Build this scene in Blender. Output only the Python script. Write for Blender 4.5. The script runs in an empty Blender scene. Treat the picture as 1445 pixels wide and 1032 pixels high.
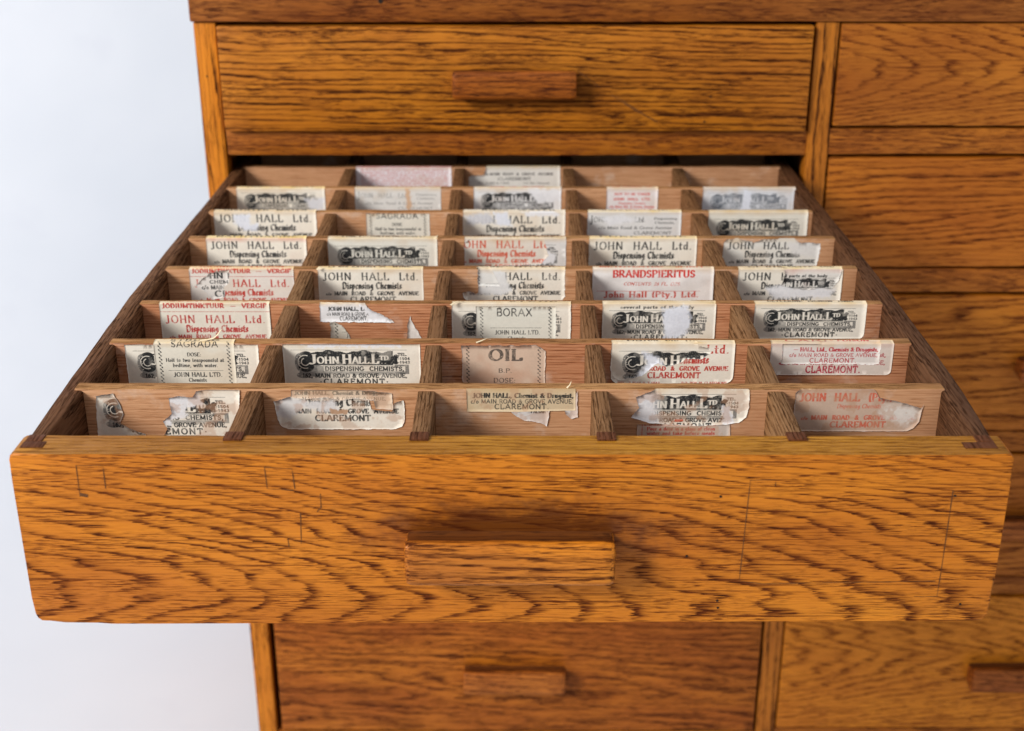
import bpy, bmesh, math, random
import numpy as np
from mathutils import Vector, Matrix, noise, geometry

S = bpy.context.scene
COL = S.collection
# ------------------------------------------------------------------ camera
FPX, PITCH, YAW, ROLL = 1866.57, 0.402192, -0.005190, -0.001552
CPOS = np.array([0.004074, -0.586103, 0.297288])
def cam_axes():
    cp, sp, cy, sy = math.cos(PITCH), math.sin(PITCH), math.cos(YAW), math.sin(YAW)
    f = np.array([sy*cp, cy*cp, -sp]); r = np.array([cy, -sy, 0.0]); u = np.cross(r, f)
    cr, sr = math.cos(ROLL), math.sin(ROLL)
    return cr*r+sr*u, -sr*r+cr*u, f
AR, AU, AF = cam_axes()
cam = bpy.data.cameras.new('camera'); co = bpy.data.objects.new('camera', cam); COL.objects.link(co)
co.matrix_world = Matrix(((AR[0], AU[0], -AF[0], CPOS[0]), (AR[1], AU[1], -AF[1], CPOS[1]),
                          (AR[2], AU[2], -AF[2], CPOS[2]), (0, 0, 0, 1)))
cam.sensor_width = 36; cam.lens = FPX*36/1445; cam.clip_start = .01; cam.clip_end = 60
cam.dof.use_dof = True; cam.dof.focus_distance = 0.765; cam.dof.aperture_fstop = 9.5
S.camera = co
S.render.engine = 'CYCLES'
S.view_settings.view_transform = 'Standard'; S.view_settings.look = 'None'
S.view_settings.exposure = 0.13; S.view_settings.gamma = 1
S.cycles.use_denoising = True
# ------------------------------------------------------------------ studio light
w = bpy.data.worlds.new('World'); S.world = w; w.use_nodes = True
bg = w.node_tree.nodes['Background']; bg.inputs[0].default_value = (.93, .96, 1, 1); bg.inputs[1].default_value = .50
def area(name, loc, aim, size, power, col, sy=None):
    l = bpy.data.lights.new(name, 'AREA'); l.shape = 'RECTANGLE'; l.size = size; l.size_y = sy or size
    l.energy = power; l.color = col
    o = bpy.data.objects.new(name, l); COL.objects.link(o); o.location = loc
    o.rotation_euler = (Vector(aim)-Vector(loc)).to_track_quat('-Z', 'Y').to_euler()
    return o
area('softbox_key', (-2.5, -1.75, 1.75), (0, .2, -.1), 1.15, 134, (1, .965, .91))
area('backdrop_fill', (-2.3, 1.0, 1.1), (-.7, .9, -.7), 1.2, 11, (.95, .97, 1))  # added fill lamp, brightens the backdrop and its floor

# ------------------------------------------------------------------ picture-plane measuring (photo pixels -> points on real planes)
def un(px, py, axis, val):
    d = (px-722.5)/FPX*AR-(py-516)/FPX*AU+AF
    return CPOS+(val-CPOS[axis])/d[axis]*d

# ------------------------------------------------------------------ node helpers
class NT:
    def __init__(s, name, group=False):
        if group:
            s.t = bpy.data.node_groups.new(name, 'ShaderNodeTree')
        else:
            s.m = bpy.data.materials.new(name); s.m.use_nodes = True; s.t = s.m.node_tree
            for n in list(s.t.nodes):
                if n.type != 'OUTPUT_MATERIAL': s.t.nodes.remove(n)
            s.out = [n for n in s.t.nodes][0]
    def n(s, typ, **k):
        x = s.t.nodes.new(typ)
        for a, b in k.items(): setattr(x, a, b)
        return x
    def l(s, a, b): s.t.links.new(a, b)
    def setin(s, sock, v):
        if isinstance(v, bpy.types.NodeSocket): s.l(v, sock)
        else: sock.default_value = v
    def math(s, op, a, b=0.0, c=0.0, clamp=False):
        x = s.n('ShaderNodeMath', operation=op); x.use_clamp = clamp
        for i, v in enumerate((a, b, c)): s.setin(x.inputs[i], v)
        return x.outputs[0]
    def add(s, a, b): return s.math('ADD', a, b)
    def sub(s, a, b): return s.math('SUBTRACT', a, b)
    def mul(s, a, b, clamp=False): return s.math('MULTIPLY', a, b, clamp=clamp)
    def comb(s, x, y, z):
        c = s.n('ShaderNodeCombineXYZ')
        for i, v in enumerate((x, y, z)): s.setin(c.inputs[i], v)
        return c.outputs[0]
    def noise(s, vec, scale=1.0, detail=2.0, rough=.5):
        x = s.n('ShaderNodeTexNoise'); s.l(vec, x.inputs['Vector']); x.inputs['Scale'].default_value = scale
        x.inputs['Detail'].default_value = detail; x.inputs['Roughness'].default_value = rough
        return x.outputs[0]
    def mapr(s, v, a, b, c=0.0, d=1.0, smooth=False):
        x = s.n('ShaderNodeMapRange'); x.clamp = True
        if smooth: x.interpolation_type = 'SMOOTHSTEP'
        s.setin(x.inputs[0], v)
        for i, q in enumerate((a, b, c, d)): s.setin(x.inputs[i+1], q)
        return x.outputs[0]
    def mix(s, f, a, b):
        x = s.n('ShaderNodeMix', data_type='RGBA'); s.setin(x.inputs[0], f)
        for i, v in ((6, a), (7, b)):
            if isinstance(v, tuple): v = (*v[:3], 1)
            s.setin(x.inputs[i], v)
        return x.outputs[2]

def wood(name, light, dark, along='x', a=0., c=230., b=0., zc=0., xc=0., warp=1.0, jag=.35, lines=.9, pores=.7,
         deep=None, rough=.42, coat=0.0, rand=True, patina=None, bump=.35, fine=1.0, seed=0., width=.42, patch=.6, irr=2.6, grime_shade=None, streaks=1., residue=0., fade=None):
    """Grain field h = a(v-zc)^2 + c(v-zc) + b(u-xc) + noise; its fractional part gives the year rings."""
    t = NT(name)
    tc = t.n('ShaderNodeTexCoord'); sp = t.n('ShaderNodeSeparateXYZ'); t.l(tc.outputs['Object'], sp.inputs[0])
    X, Y, Z = sp.outputs
    u, v, wv = {'x': (X, Z, Y), 'y': (Y, Z, X), 'z': (Z, X, Y), 'yt': (Y, X, Z), 'xt': (X, Y, Z)}[along]
    if rand:
        oi = t.n('ShaderNodeObjectInfo'); r = oi.outputs['Random']
        u2 = t.add(u, t.mul(r, 7.3)); v2 = t.add(v, t.mul(r, 3.1)); w2 = t.add(wv, t.mul(r, 5.7))
    else:
        u2, v2, w2 = t.add(u, seed), t.add(v, seed*.37), wv
    # broad warp
    nb = t.noise(t.comb(t.mul(u2, 5.), t.mul(v2, 22.), t.mul(w2, 22.)), 1, 2.5, .55)
    nm = t.noise(t.comb(t.mul(u2, 26.), t.mul(v2, 120.), t.mul(w2, 120.)), 1, 2, .5)
    nj = t.noise(t.comb(t.mul(u2, 70.), t.mul(v2, 1500.), t.mul(w2, 1500.)), 1, 1, .5)
    dv = t.sub(v, zc)
    h = t.add(t.mul(t.mul(dv, dv), a), t.mul(dv, c))
    h = t.add(h, t.mul(wv, c*.35))
    h = t.add(h, t.mul(t.sub(u, xc), b))
    if rand: h = t.add(h, t.mul(r, 31.0))
    h = t.add(h, t.mul(t.sub(nb, .5), 5.5*warp))
    h = t.add(h, t.mul(t.sub(nm, .5), .45*warp))
    nv = t.noise(t.comb(t.mul(u2, 1.3), t.mul(v2, 75.), t.mul(w2, 75.)), 1, 2, .5)
    h = t.add(h, t.mul(t.sub(nv, .5), irr))
    h = t.add(h, t.mul(t.sub(nj, .5), jag*2))
    f = t.math('FRACT', h)
    band = t.mapr(f, 0., width, 1., 0.)                     # abrupt edge, fading
    band = t.math('POWER', band, 1.2)
    edge = t.mapr(f, .94, 1., 0., 1.)
    band = t.math('MAXIMUM', band, edge)
    # pore dashes and long thin streaks
    pd = t.noise(t.comb(t.mul(u2, 75.), t.mul(v2, 1350.), t.mul(w2, 1350.)), 1, 1.5, .5)
    dash = t.mapr(pd, .50, .60)
    pd2 = t.noise(t.comb(t.mul(u2, 130.), t.mul(v2, 2600.), t.mul(w2, 2600.)), 1, 1, .5)
    dash2 = t.mapr(pd2, .57, .66)
    stn = t.noise(t.comb(t.mul(u2, 11.), t.mul(v2, 1150.), t.mul(w2, 1150.)), 1, 1.2, .5)
    streak = t.mapr(stn, .60, .70, 0., .55*streaks)
    strength = t.mapr(t.noise(t.comb(t.mul(u2, 9.), t.mul(v2, 170.), t.mul(w2, 170.)), 1, 2, .6), .34, .62, .30, 1.15)
    db = t.mul(t.mul(band, strength), t.add(t.mul(dash, .7), .42))
    if fade: db = t.mul(db, t.mapr(v, fade[0], fade[1], 1., fade[2]))
    db = t.mul(db, lines, clamp=True)
    fp = t.mul(t.math('MAXIMUM', t.mul(t.mapr(pd, .55, .62), .62), t.mul(dash2, .5)), pores)
    dk = t.math('MAXIMUM', db, t.mul(fp, t.mapr(nm, .36, .62, .12, 1.)), clamp=True)
    dk = t.math('MAXIMUM', dk, streak, clamp=True)
    # colour
    pat = t.noise(t.comb(t.mul(u2, 6.), t.mul(v2, 18.), t.mul(w2, 18.)), 1, 4, .6)
    l2 = patina or tuple(q*p for q, p in zip(light, (.68, .55, .45)))
    base = t.mix(t.mapr(pat, .38, .68, 0., patch), light, l2)
    fib = t.noise(t.comb(t.mul(u2, 40.), t.mul(v2, 900.), t.mul(w2, 900.)), 1, 3, .6)
    base = t.mix(t.mapr(fib, .3, .7, 0., .62*fine), base, tuple(q*p for q, p in zip(light, (.70, .58, .5))))
    big_ = t.noise(t.comb(t.mul(u2, 4.), t.mul(v2, 13.), t.mul(w2, 13.)), 1, 3, .6)
    base = t.mix(t.mapr(big_, .40, .68, 0., .55*patch), base, tuple(q*p for q, p in zip(light, (.50, .36, .30))))
    deep = deep or tuple(q*.45 for q in dark)
    col = t.mix(t.mapr(dk, .02, .50), base, dark)
    col = t.mix(t.mapr(dk, .55, 1.), col, deep)
    blot = t.noise(t.comb(t.mul(u2, 55.), t.mul(v2, 90.), t.mul(w2, 90.)), 1, 3, .65)
    col = t.mix(t.mapr(blot, .66, .80, 0., .45), col, dark)
    if residue:
        r1 = t.noise(t.comb(t.mul(u2, 26.), t.mul(v2, 30.), t.mul(w2, 30.)), 1, 5, .65)
        col = t.mix(t.mapr(r1, .56, .70, 0., residue), col, (.72, .60, .50))
        r2 = t.noise(t.comb(t.mul(u2, 14.), t.mul(v2, 20.), t.mul(w2, 20.)), 1, 4, .6)
        col = t.mix(t.mapr(r2, .58, .72, 0., residue*.9), col, (.26, .115, .055))
    if grime_shade:  # oval at the handle: hand grime plus its joint shadow put into the colour
        gx, gz, rx, rz, amt = grime_shade
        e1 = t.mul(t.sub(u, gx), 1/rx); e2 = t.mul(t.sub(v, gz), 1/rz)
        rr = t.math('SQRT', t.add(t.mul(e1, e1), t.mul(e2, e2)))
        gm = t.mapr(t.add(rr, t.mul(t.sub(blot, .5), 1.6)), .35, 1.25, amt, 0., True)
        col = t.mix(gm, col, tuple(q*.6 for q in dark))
    bs = t.n('ShaderNodeBsdfPrincipled'); t.l(col, bs.inputs['Base Color'])
    rg = t.add(t.mul(dk, .25), t.mapr(blot, .3, .7, rough-.06, rough+.08)); t.l(rg, bs.inputs['Roughness'])
    t.l(t.mapr(dk, 0., .5, .25, .05), bs.inputs['Specular IOR Level'])
    if coat: bs.inputs['Coat Weight'].default_value = coat; bs.inputs['Coat Roughness'].default_value = .22
    hgt = t.sub(t.mul(fib, .35), dk)
    bp = t.n('ShaderNodeBump'); bp.inputs['Strength'].default_value = bump; bp.inputs['Distance'].default_value = .0006
    t.l(hgt, bp.inputs['Height']); t.l(bp.outputs[0], bs.inputs['Normal'])
    t.l(bs.outputs[0], t.out.inputs[0])
    return t.m

OAK = (.60, .215, .030); OAKD = (.17, .042, .012)
M = {}
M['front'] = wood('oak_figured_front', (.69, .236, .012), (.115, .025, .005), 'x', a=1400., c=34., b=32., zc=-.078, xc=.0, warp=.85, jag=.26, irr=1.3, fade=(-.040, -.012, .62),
                  lines=1.3, pores=.9, rand=False, seed=3.1, width=.36, patch=.9, grime_shade=(.005, -.043, .085, .020, .85))
M['straight'] = wood('oak_straight_front', (.62, .225, .014), (.090, .023, .005), 'x', c=180., b=4., warp=.55, jag=.16, lines=1.7, pores=1.0, rand=False,
                     seed=7.7, width=.36, patch=.8, grime_shade=(.02, -.004, .10, .025, .3))
M['red'] = wood('oak_reddish_front', (.56, .175, .012), (.10, .024, .006), 'x', a=500., c=110., b=8., warp=1.0, jag=.5, lines=1.3, pores=1.0, width=.6, rand=False, seed=1.3, patch=1.1)
M['cath'] = wood('oak_cathedral_front', (.52, .175, .014), (.13, .030, .007), 'x', a=2600., c=0., b=32., zc=.006, warp=.55, jag=.3, lines=1.1, pores=.6, width=.34, rand=False, seed=5.3, patch=.9)
M['wave'] = wood('oak_wavy_front', (.54, .175, .012), (.13, .030, .006), 'x', c=150., b=-9., warp=.8, jag=.3, lines=1.25, pores=.6, width=.46, rand=False, seed=9.2, patch=.8)
M['wave2'] = wood('oak_broad_wave_front', (.57, .190, .012), (.13, .030, .006), 'x', a=300., c=75., b=-7., warp=.8, jag=.4, lines=1.3, pores=.6, width=.5, rand=False, seed=4.2, patch=.8)
M['big'] = wood('oak_large_cathedral_front', (.72, .250, .014), (.17, .040, .007), 'x', a=1500., c=0., b=26., zc=.012, warp=.55, jag=.4, lines=1.3, pores=.7, width=.34, rand=False, seed=2.6)
M['rail'] = wood('oak_rail', (.52, .175, .014), (.12, .030, .008), 'x', c=90., b=6., warp=1.1, jag=.6, lines=1., pores=1.1, width=.6, patch=.9)
M['top'] = wood('oak_top_board', (.40, .135, .016), (.10, .026, .008), 'x', c=120., b=5., warp=1.2, jag=.7, lines=.9, pores=1.3, width=.7, patch=1.1)
M['stile'] = wood('oak_stile', (.72, .245, .012), (.10, .025, .005), 'z', c=110., b=3., warp=.35, jag=.2, lines=1.5, pores=.7, width=.24)
M['stiledk'] = wood('oak_mid_stile', (.56, .190, .014), (.08, .022, .006), 'z', c=120., b=3., warp=.35, jag=.2, lines=1.5, pores=.7, width=.24)
M['handle'] = wood('oak_handle', (.52, .165, .020), (.10, .026, .009), 'x', c=160., b=5., warp=.5, jag=.4, lines=1.2, pores=1.1, width=.4, patch=1.1)
M['handle_o'] = wood('oak_worn_handle', (.72, .245, .016), (.10, .024, .006), 'x', c=150., b=5., warp=.7, jag=.4, lines=1.4, pores=1.1, width=.4, patch=.9,
                     patina=(.36, .110, .016))
M['toplip'] = wood('oak_yellow_lip', (.52, .235, .014), (.16, .055, .007), 'xt', c=260., b=4., warp=.5, jag=.3, lines=.9, pores=.9, width=.5, rand=False, patch=.9)
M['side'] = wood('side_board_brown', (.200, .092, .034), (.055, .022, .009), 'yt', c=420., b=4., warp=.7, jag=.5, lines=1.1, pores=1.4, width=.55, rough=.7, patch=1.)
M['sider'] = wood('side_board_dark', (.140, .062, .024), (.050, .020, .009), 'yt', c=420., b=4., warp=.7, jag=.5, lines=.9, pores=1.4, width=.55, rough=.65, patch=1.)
M['col'] = wood('divider_brown', (.30, .165, .072), (.10, .045, .018), 'yt', c=480., b=4., warp=.6, jag=.4, lines=1.1, pores=1.2, width=.5, rough=.75, patch=.9)
M['row'] = wood('divider_pink_wood', (.68, .39, .21), (.40, .19, .09), 'x', c=420., b=4., warp=.8, jag=.5, lines=.7, pores=.5, width=.6, rough=.75, bump=.3, patch=.7, patina=(.62, .34, .19), residue=.45)
M['row2'] = wood('divider_red_wood', (.64, .32, .17), (.33, .12, .052), 'x', c=520., b=3., warp=.6, jag=.3, lines=1., pores=.5, width=.5, rough=.75, bump=.3, patch=.7, patina=(.52, .225, .11), residue=.45)
M['rowtop'] = wood('divider_top_edge', (.56, .310, .125), (.16, .070, .024), 'xt', c=500., b=4., warp=.9, jag=.6, lines=.9, pores=1.2, width=.5, rough=.75, bump=.4, patch=1.1)
M['tail'] = wood('dovetail_dark', (.15, .048, .014), (.055, .018, .007), 'yt', c=420., warp=.6, jag=.4, lines=.9, pores=.9, rough=.6)
M['cove'] = wood('grimy_shaded_cove', (.17, .052, .008), (.06, .018, .006), 'xt', c=200., warp=.6, jag=.4, lines=.9, pores=.9, rough=.5)  # finger dirt, with the groove's shade painted into the same dark tone
M['carcass'] = wood('carcass_wood', (.20, .090, .036), (.10, .04, .014), 'y', c=200., warp=.8, jag=.4, lines=.5, pores=.6, rough=.75)

def plain(name, col, rough=.8, amp=.12, scale=60.):
    t = NT(name); tc = t.n('ShaderNodeTexCoord'); n = t.noise(tc.outputs['Object'], scale, 4, .6)
    c = t.mix(t.mapr(n, .3, .7), tuple(q*(1-amp) for q in col), tuple(min(1, q*(1+amp)) for q in col))
    bs = t.n('ShaderNodeBsdfPrincipled'); t.l(c, bs.inputs['Base Color']); bs.inputs['Roughness'].default_value = rough; bs.inputs['Specular IOR Level'].default_value = .1
    t.l(bs.outputs[0], t.out.inputs[0]); return t.m
M['pencil'] = plain('pencil_line', (.12, .050, .020), .7, .5, 900)
M['scuff'] = plain('pale_scuff', (.55, .36, .24), .7, .3, 400)
M['nail'] = plain('nail_head', (.02, .015, .012), .6)
M['chip'] = plain('raw_chipped_wood', (.62, .33, .17), .8, .2, 600)
def backdrop_mat():
    t = NT('white_backdrop'); tc = t.n('ShaderNodeTexCoord'); v = tc.outputs['Object']
    n1 = t.noise(v, 1.1, 4, .6); n2 = t.noise(v, 9., 3, .55)
    c = t.mix(t.mapr(n1, .35, .7), (.60, .632, .695), (.69, .713, .765))
    c = t.mix(t.mapr(n2, .60, .74, 0., .22), c, (.56, .58, .66))
    bs = t.n('ShaderNodeBsdfPrincipled'); t.l(c, bs.inputs['Base Color']); bs.inputs['Roughness'].default_value = .9
    t.l(bs.outputs[0], t.out.inputs[0]); return t.m
M['backdrop'] = backdrop_mat()

# ------------------------------------------------------------------ object helpers
def thing(name, label, cat, loc, group=None):
    o = bpy.data.objects.new(name, None); COL.objects.link(o); o.location = loc; o.empty_display_size = .02
    o['label'] = label; o['category'] = cat
    if group: o['group'] = group
    return o
def world_loc(p):
    v = Vector((0, 0, 0))
    while p: v += p.location; p = p.parent
    return v
def link(name, me, mat, parent, origin, label=None):
    o = bpy.data.objects.new(name, me); COL.objects.link(o)
    for m in (mat if isinstance(mat, (list, tuple)) else [mat]): me.materials.append(m)
    if parent: o.parent = parent; o.location = Vector(origin)-world_loc(parent)
    else: o.location = origin
    if label: o['label'] = label
    return o
def bm_mesh(bm, name, smooth=False):
    bmesh.ops.recalc_face_normals(bm, faces=bm.faces[:])
    me = bpy.data.meshes.new(name); bm.to_mesh(me); bm.free()
    if smooth:
        me.shade_smooth(); me.set_sharp_from_angle(angle=math.radians(38))
    return me
def box(name, x0, x1, y0, y1, z0, z1, mat, parent, bev=.0012, wob=0., label=None, cuts=0, seed=0):
    c = Vector(((x0+x1)/2, (y0+y1)/2, (z0+z1)/2)); s = (x1-x0, y1-y0, z1-z0)
    bm = bmesh.new(); bmesh.ops.create_cube(bm, size=1)
    for v in bm.verts: v.co = Vector((v.co.x*s[0], v.co.y*s[1], v.co.z*s[2]))
    if cuts:
        ax = max(range(3), key=lambda i: s[i])
        ed = [e for e in bm.edges if abs((e.verts[0].co-e.verts[1].co)[ax]) > s[ax]*.9]
        bmesh.ops.subdivide_edges(bm, edges=ed, cuts=cuts)
    if bev:
        ed = [e for e in bm.edges if len(e.link_faces) == 2 and e.calc_face_angle(0) > .5]
        bmesh.ops.bevel(bm, geom=ed, offset=min(bev, min(s)*.35), segments=2, profile=.6, affect='EDGES')
    if wob:
        for v in bm.verts:
            n = noise.noise_vector((v.co+c)*45+Vector((seed, 0, 0)))
            v.co += Vector((0 if abs(n.x) > 9 else n.x*.3, n.y, n.z))*wob
    return link(name, bm_mesh(bm, name, True), mat, parent, c, label)

# ------------------------------------------------------------------ backdrop (floor sweeping up into a wall)
FZ = -.70
bm = bmesh.new(); prof = [(-3.5, FZ), (1.2, FZ)]
for i in range(1, 13):
    a = math.radians(90*i/12); prof.append((1.2+1.0*math.sin(a), FZ+1.0-1.0*math.cos(a)))
prof.append((2.2, 3.6)); rows = []
for k in range(25):
    x = -4+8*k/24
    rows.append([bm.verts.new((x, y+.006*noise.noise(Vector((x*2, y*2, 0))), z+.004*noise.noise(Vector((x*1.5, y*1.5, 3))))) for y, z in prof])
for r0, r1 in zip(rows, rows[1:]):
    for i in range(len(prof)-1): bm.faces.new((r0[i], r1[i], r1[i+1], r0[i+1]))
me = bm_mesh(bm, 'studio_backdrop'); me.shade_smooth()
o = link('studio_backdrop', me, M['backdrop'], None, (0, 0, 0)); o['kind'] = 'structure'

# ------------------------------------------------------------------ chest of drawers
D = .5433
XL, XM0, XM1, XR = -.2490, .2535, .2725, .7600
chest = thing('chest_of_drawers', 'orange oak chest of drawers with two drawer columns', 'chest of drawers', (.2565, D+.22, FZ))
Z_TOP = .1290
box('top_board', -.2705, .7870, D-.003, D+.44, Z_TOP, Z_TOP+.034, M['top'], chest, .002, .0006, cuts=20)
box('stile', -.2685, XL-.001, D, D+.020, -.66, Z_TOP-.0005, M['stile'], chest, .0012, .0006, cuts=16)
box('stile', XM0, XM1, D, D+.020, -.625, Z_TOP-.0005, M['stiledk'], chest, .0012, .0006, cuts=16)
box('stile', XR+.001, .7850, D, D+.020, -.66, Z_TOP-.0005, M['stile'], chest, .0012, .0006, cuts=16)
RAILS_L = [(.0145, .0368), (-.1118, -.0882), (-.273, -.2510), (-.4325, -.4110), (-.6230, -.6010)]
RAILS_R = [(.0155, .0391), (-.1118, -.0882), (-.273, -.2510), (-.4325, -.4110), (-.6200, -.5965)]
for z0, z1 in RAILS_L: box('rail', XL, XM0, D+.0012, D+.019, z0+.0006, z1-.0006, M['rail'], chest, .0010, .0007, cuts=14, seed=z0)
for z0, z1 in RAILS_R: box('rail', XM1, XR, D+.0012, D+.019, z0+.0006, z1-.0006, M['rail'], chest, .0010, .0007, cuts=14, seed=z0)
box('side_panel', -.2675, -.2560, D+.0203, D+.43, -.66, Z_TOP-.001, M['stile'], chest, 0)
box('side_panel', .7720, .7840, D+.0203, D+.43, -.66, Z_TOP-.001, M['stile'], chest, 0)
box('back_panel', -.2555, .7715, D+.418, D+.428, -.66, Z_TOP-.001, M['carcass'], chest, 0)
box('inner_partition', .2570, .2690, D+.0203, D+.417, -.625, Z_TOP-.001, M['carcass'], chest, 0)
for z0, z1 in RAILS_L: box('runner_shelf', -.2555, .2565, D+.0203, D+.417, z1-.011, z1-.002, M['carcass'], chest, 0)
for z0, z1 in RAILS_R: box('runner_shelf', .2695, .7715, D+.0203, D+.417, z1-.011, z1-.002, M['carcass'], chest, 0)

def handle(parent, x0, x1, yf, zt, zb, mat, depth=.018, seed=0):
    """block pull with a finger cove along its top and softened ends"""
    c = Vector(((x0+x1)/2, yf-depth/2, (zt+zb)/2)); L = (x1-x0)/2; H = (zt-zb)/2; q = depth/2
    pr = [(q, H-.0022), (q-.003, H-.0034), (q-.0075, H-.0030), (-q+.0070, H-.0012), (-q+.0038, H-.0001), (-q+.0018, H-.0006), (-q+.0005, H-.0019), (-q, H-.0045),
          (-q+.0008, -H+.003), (-q+.0016, -H+.0010), (-q+.003, -H), (q-.004, -H+.0022), (q, -H+.0026)]
    bm = bmesh.new(); secs = []
    xs = [-L, -L+.0008, -L+.0026] + [-L+.006+(2*L-.012)*i/10 for i in range(11)] + [L-.0026, L-.0008, L]
    sc = [.80, .925, .985] + [1]*11 + [.985, .925, .80]
    for x, s_ in zip(xs, sc):
        ring = []
        for y, z in pr:
            n = noise.noise_vector(Vector((x*60+seed, y*90, z*90)))
            yy = q+(y-q)*(1-(1-s_)*.6)
            ring.append(bm.verts.new((x+n.x*.0002, yy+n.y*.0004*(y < q-.001), z*s_+n.z*.0004)))
        secs.append(ring)
    for a_, b_ in zip(secs, secs[1:]):
        for i in range(len(pr)): bm.faces.new((a_[i], a_[(i+1) % len(pr)], b_[(i+1) % len(pr)], b_[i]))
    bm.faces.new(secs[0]); bm.faces.new(secs[-1][::-1])
    me = bm_mesh(bm, 'handle', True)
    for pf in me.polygons:
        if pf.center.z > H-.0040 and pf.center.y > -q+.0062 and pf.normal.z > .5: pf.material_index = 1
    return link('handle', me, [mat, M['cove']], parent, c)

def closed_drawer(x0, x1, z0, z1, mat, label, proud=.004, hx=None, hz=None, hmat=None, hh=.022, seed=0, group='closed drawers of the oak chest'):
    t = thing('drawer', label, 'drawer', ((x0+x1)/2, D+.02, z0), group)
    box('front_board', x0, x1, D-proud, D+.017, z0, z1, mat, t, .0014, .0006, cuts=20, seed=seed)
    zs = z1-.008
    for xa, xb in ((x0+.003, x0+.013), (x1-.013, x1-.003)): box('side_board', xa, xb, D+.0172, D+.40, z0+.003, zs, M['carcass'], t, 0)
    box('back_board', x0+.0132, x1-.0132, D+.388, D+.3998, z0+.003, zs, M['carcass'], t, 0)
    box('bottom_board', x0+.0132, x1-.0132, D+.0172, D+.3878, z0+.006, z0+.011, M['carcass'], t, 0)
    hx = (x0+x1)/2 if hx is None else hx; hz = (z0+z1)/2 if hz is None else hz
    handle(t, hx-.0525, hx+.0515, D-proud+.0003, hz+hh/2, hz-hh/2, hmat or M['handle'], seed=seed)
    return t
L1 = closed_drawer(-.2482, .2505, .0378, .1262, M['straight'], 'closed straight-grained drawer directly above the open drawer', .006, .0012, .0800, hh=.0235, seed=1)
closed_drawer(-.2475, .2520, -.2490, -.1135, M['wave2'], 'closed drawer directly below the pulled-out drawer, hidden behind its front', .001, seed=2)
closed_drawer(-.2475, .2520, -.4090, -.2750, M['wave'], 'closed drawer hidden behind the open drawer, two below it', .001, seed=3)
L5 = closed_drawer(-.2438, .2505, -.5990, -.4350, M['red'], 'dark reddish closed drawer in the bottom row, seen below the open drawer', .001, .0008, -.5285, hh=.027, seed=4)
closed_drawer(.2742, .7585, .0412, .1276, M['cath'], 'closed drawer with arched rings at the top right corner of the photo', .001, seed=5)
closed_drawer(.2742, .7585, -.0862, .0132, M['wave'], 'closed drawer second from the top in the right column, beside the open compartments', .001, seed=6)
closed_drawer(.2742, .7585, -.2492, -.1140, M['wave2'], 'closed drawer third from the top in the right column', .001, hx=.5165, seed=7)
closed_drawer(.2742, .7585, -.4092, -.2748, M['wave'], 'closed drawer fourth from the top in the right column, mostly behind the open drawer corner', .001, hz=-.349, seed=8)
closed_drawer(.2742, .7585, -.5946, -.4345, M['big'], 'closed drawer with large arched grain at the bottom right, handle cut by the picture edge', .001, hx=.5175, hz=-.5245, hh=.028, seed=9)

def marks(name, paths, yface, mat, parent, wdt=.00035):
    """thin marks lying on a front face: every path of (x0,z0,x1,z1[,width]) is its own sliver"""
    rnd = random.Random(4)
    for segs in paths:
        bm = bmesh.new(); prev = None
        for s_ in segs:
            x0, z0, x1, z1 = s_[:4]; wd = s_[4] if len(s_) > 4 else wdt
            d = Vector((x1-x0, 0, z1-z0)); n = max(1, int(d.length/.003)); d.normalize(); p = Vector((-d.z, 0, d.x))
            for i in range(0 if prev is None else 1, n+1):
                q = Vector((x0+(x1-x0)*i/n, 0, z0+(z1-z0)*i/n)); ww = wd*rnd.uniform(.35, 1)/2
                cur = (bm.verts.new(q-p*ww), bm.verts.new(q+p*ww))
                if prev: bm.faces.new((prev[0], cur[0], cur[1], prev[1]))
                prev = cur
        me = bpy.data.meshes.new(name); bm.to_mesh(me); bm.free(); link(name, me, mat, parent, (0, yface, 0))
def pxseg(y, *pts, wd=None):
    out = []
    for (a_, b_), (c_, d_) in zip(pts, pts[1:]):
        p, q = un(a_, b_, 1, y), un(c_, d_, 1, y)
        out.append((p[0], p[2], q[0], q[2]) + ((wd,) if wd else ()))
    return [out]
yl = D-.0063
marks('scratch', pxseg(yl, (422, 44), (427, 60), (426, 66)) + pxseg(yl, (466, 42), (468, 66)) + pxseg(yl, (862, 134), (900, 158), (928, 172), wd=.0011) +
      pxseg(yl, (815, 100), (845, 122), wd=.0007) + pxseg(yl, (870, 136), (915, 166), wd=.0007), yl, M['pencil'], L1)
for px in (993, ):
    pass

# ------------------------------------------------------------------ the open drawer
odr = thing('open_drawer', 'pulled-out oak drawer with a grid of small compartments lined with old chemist labels', 'drawer', (0, .3, -.1))
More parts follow.
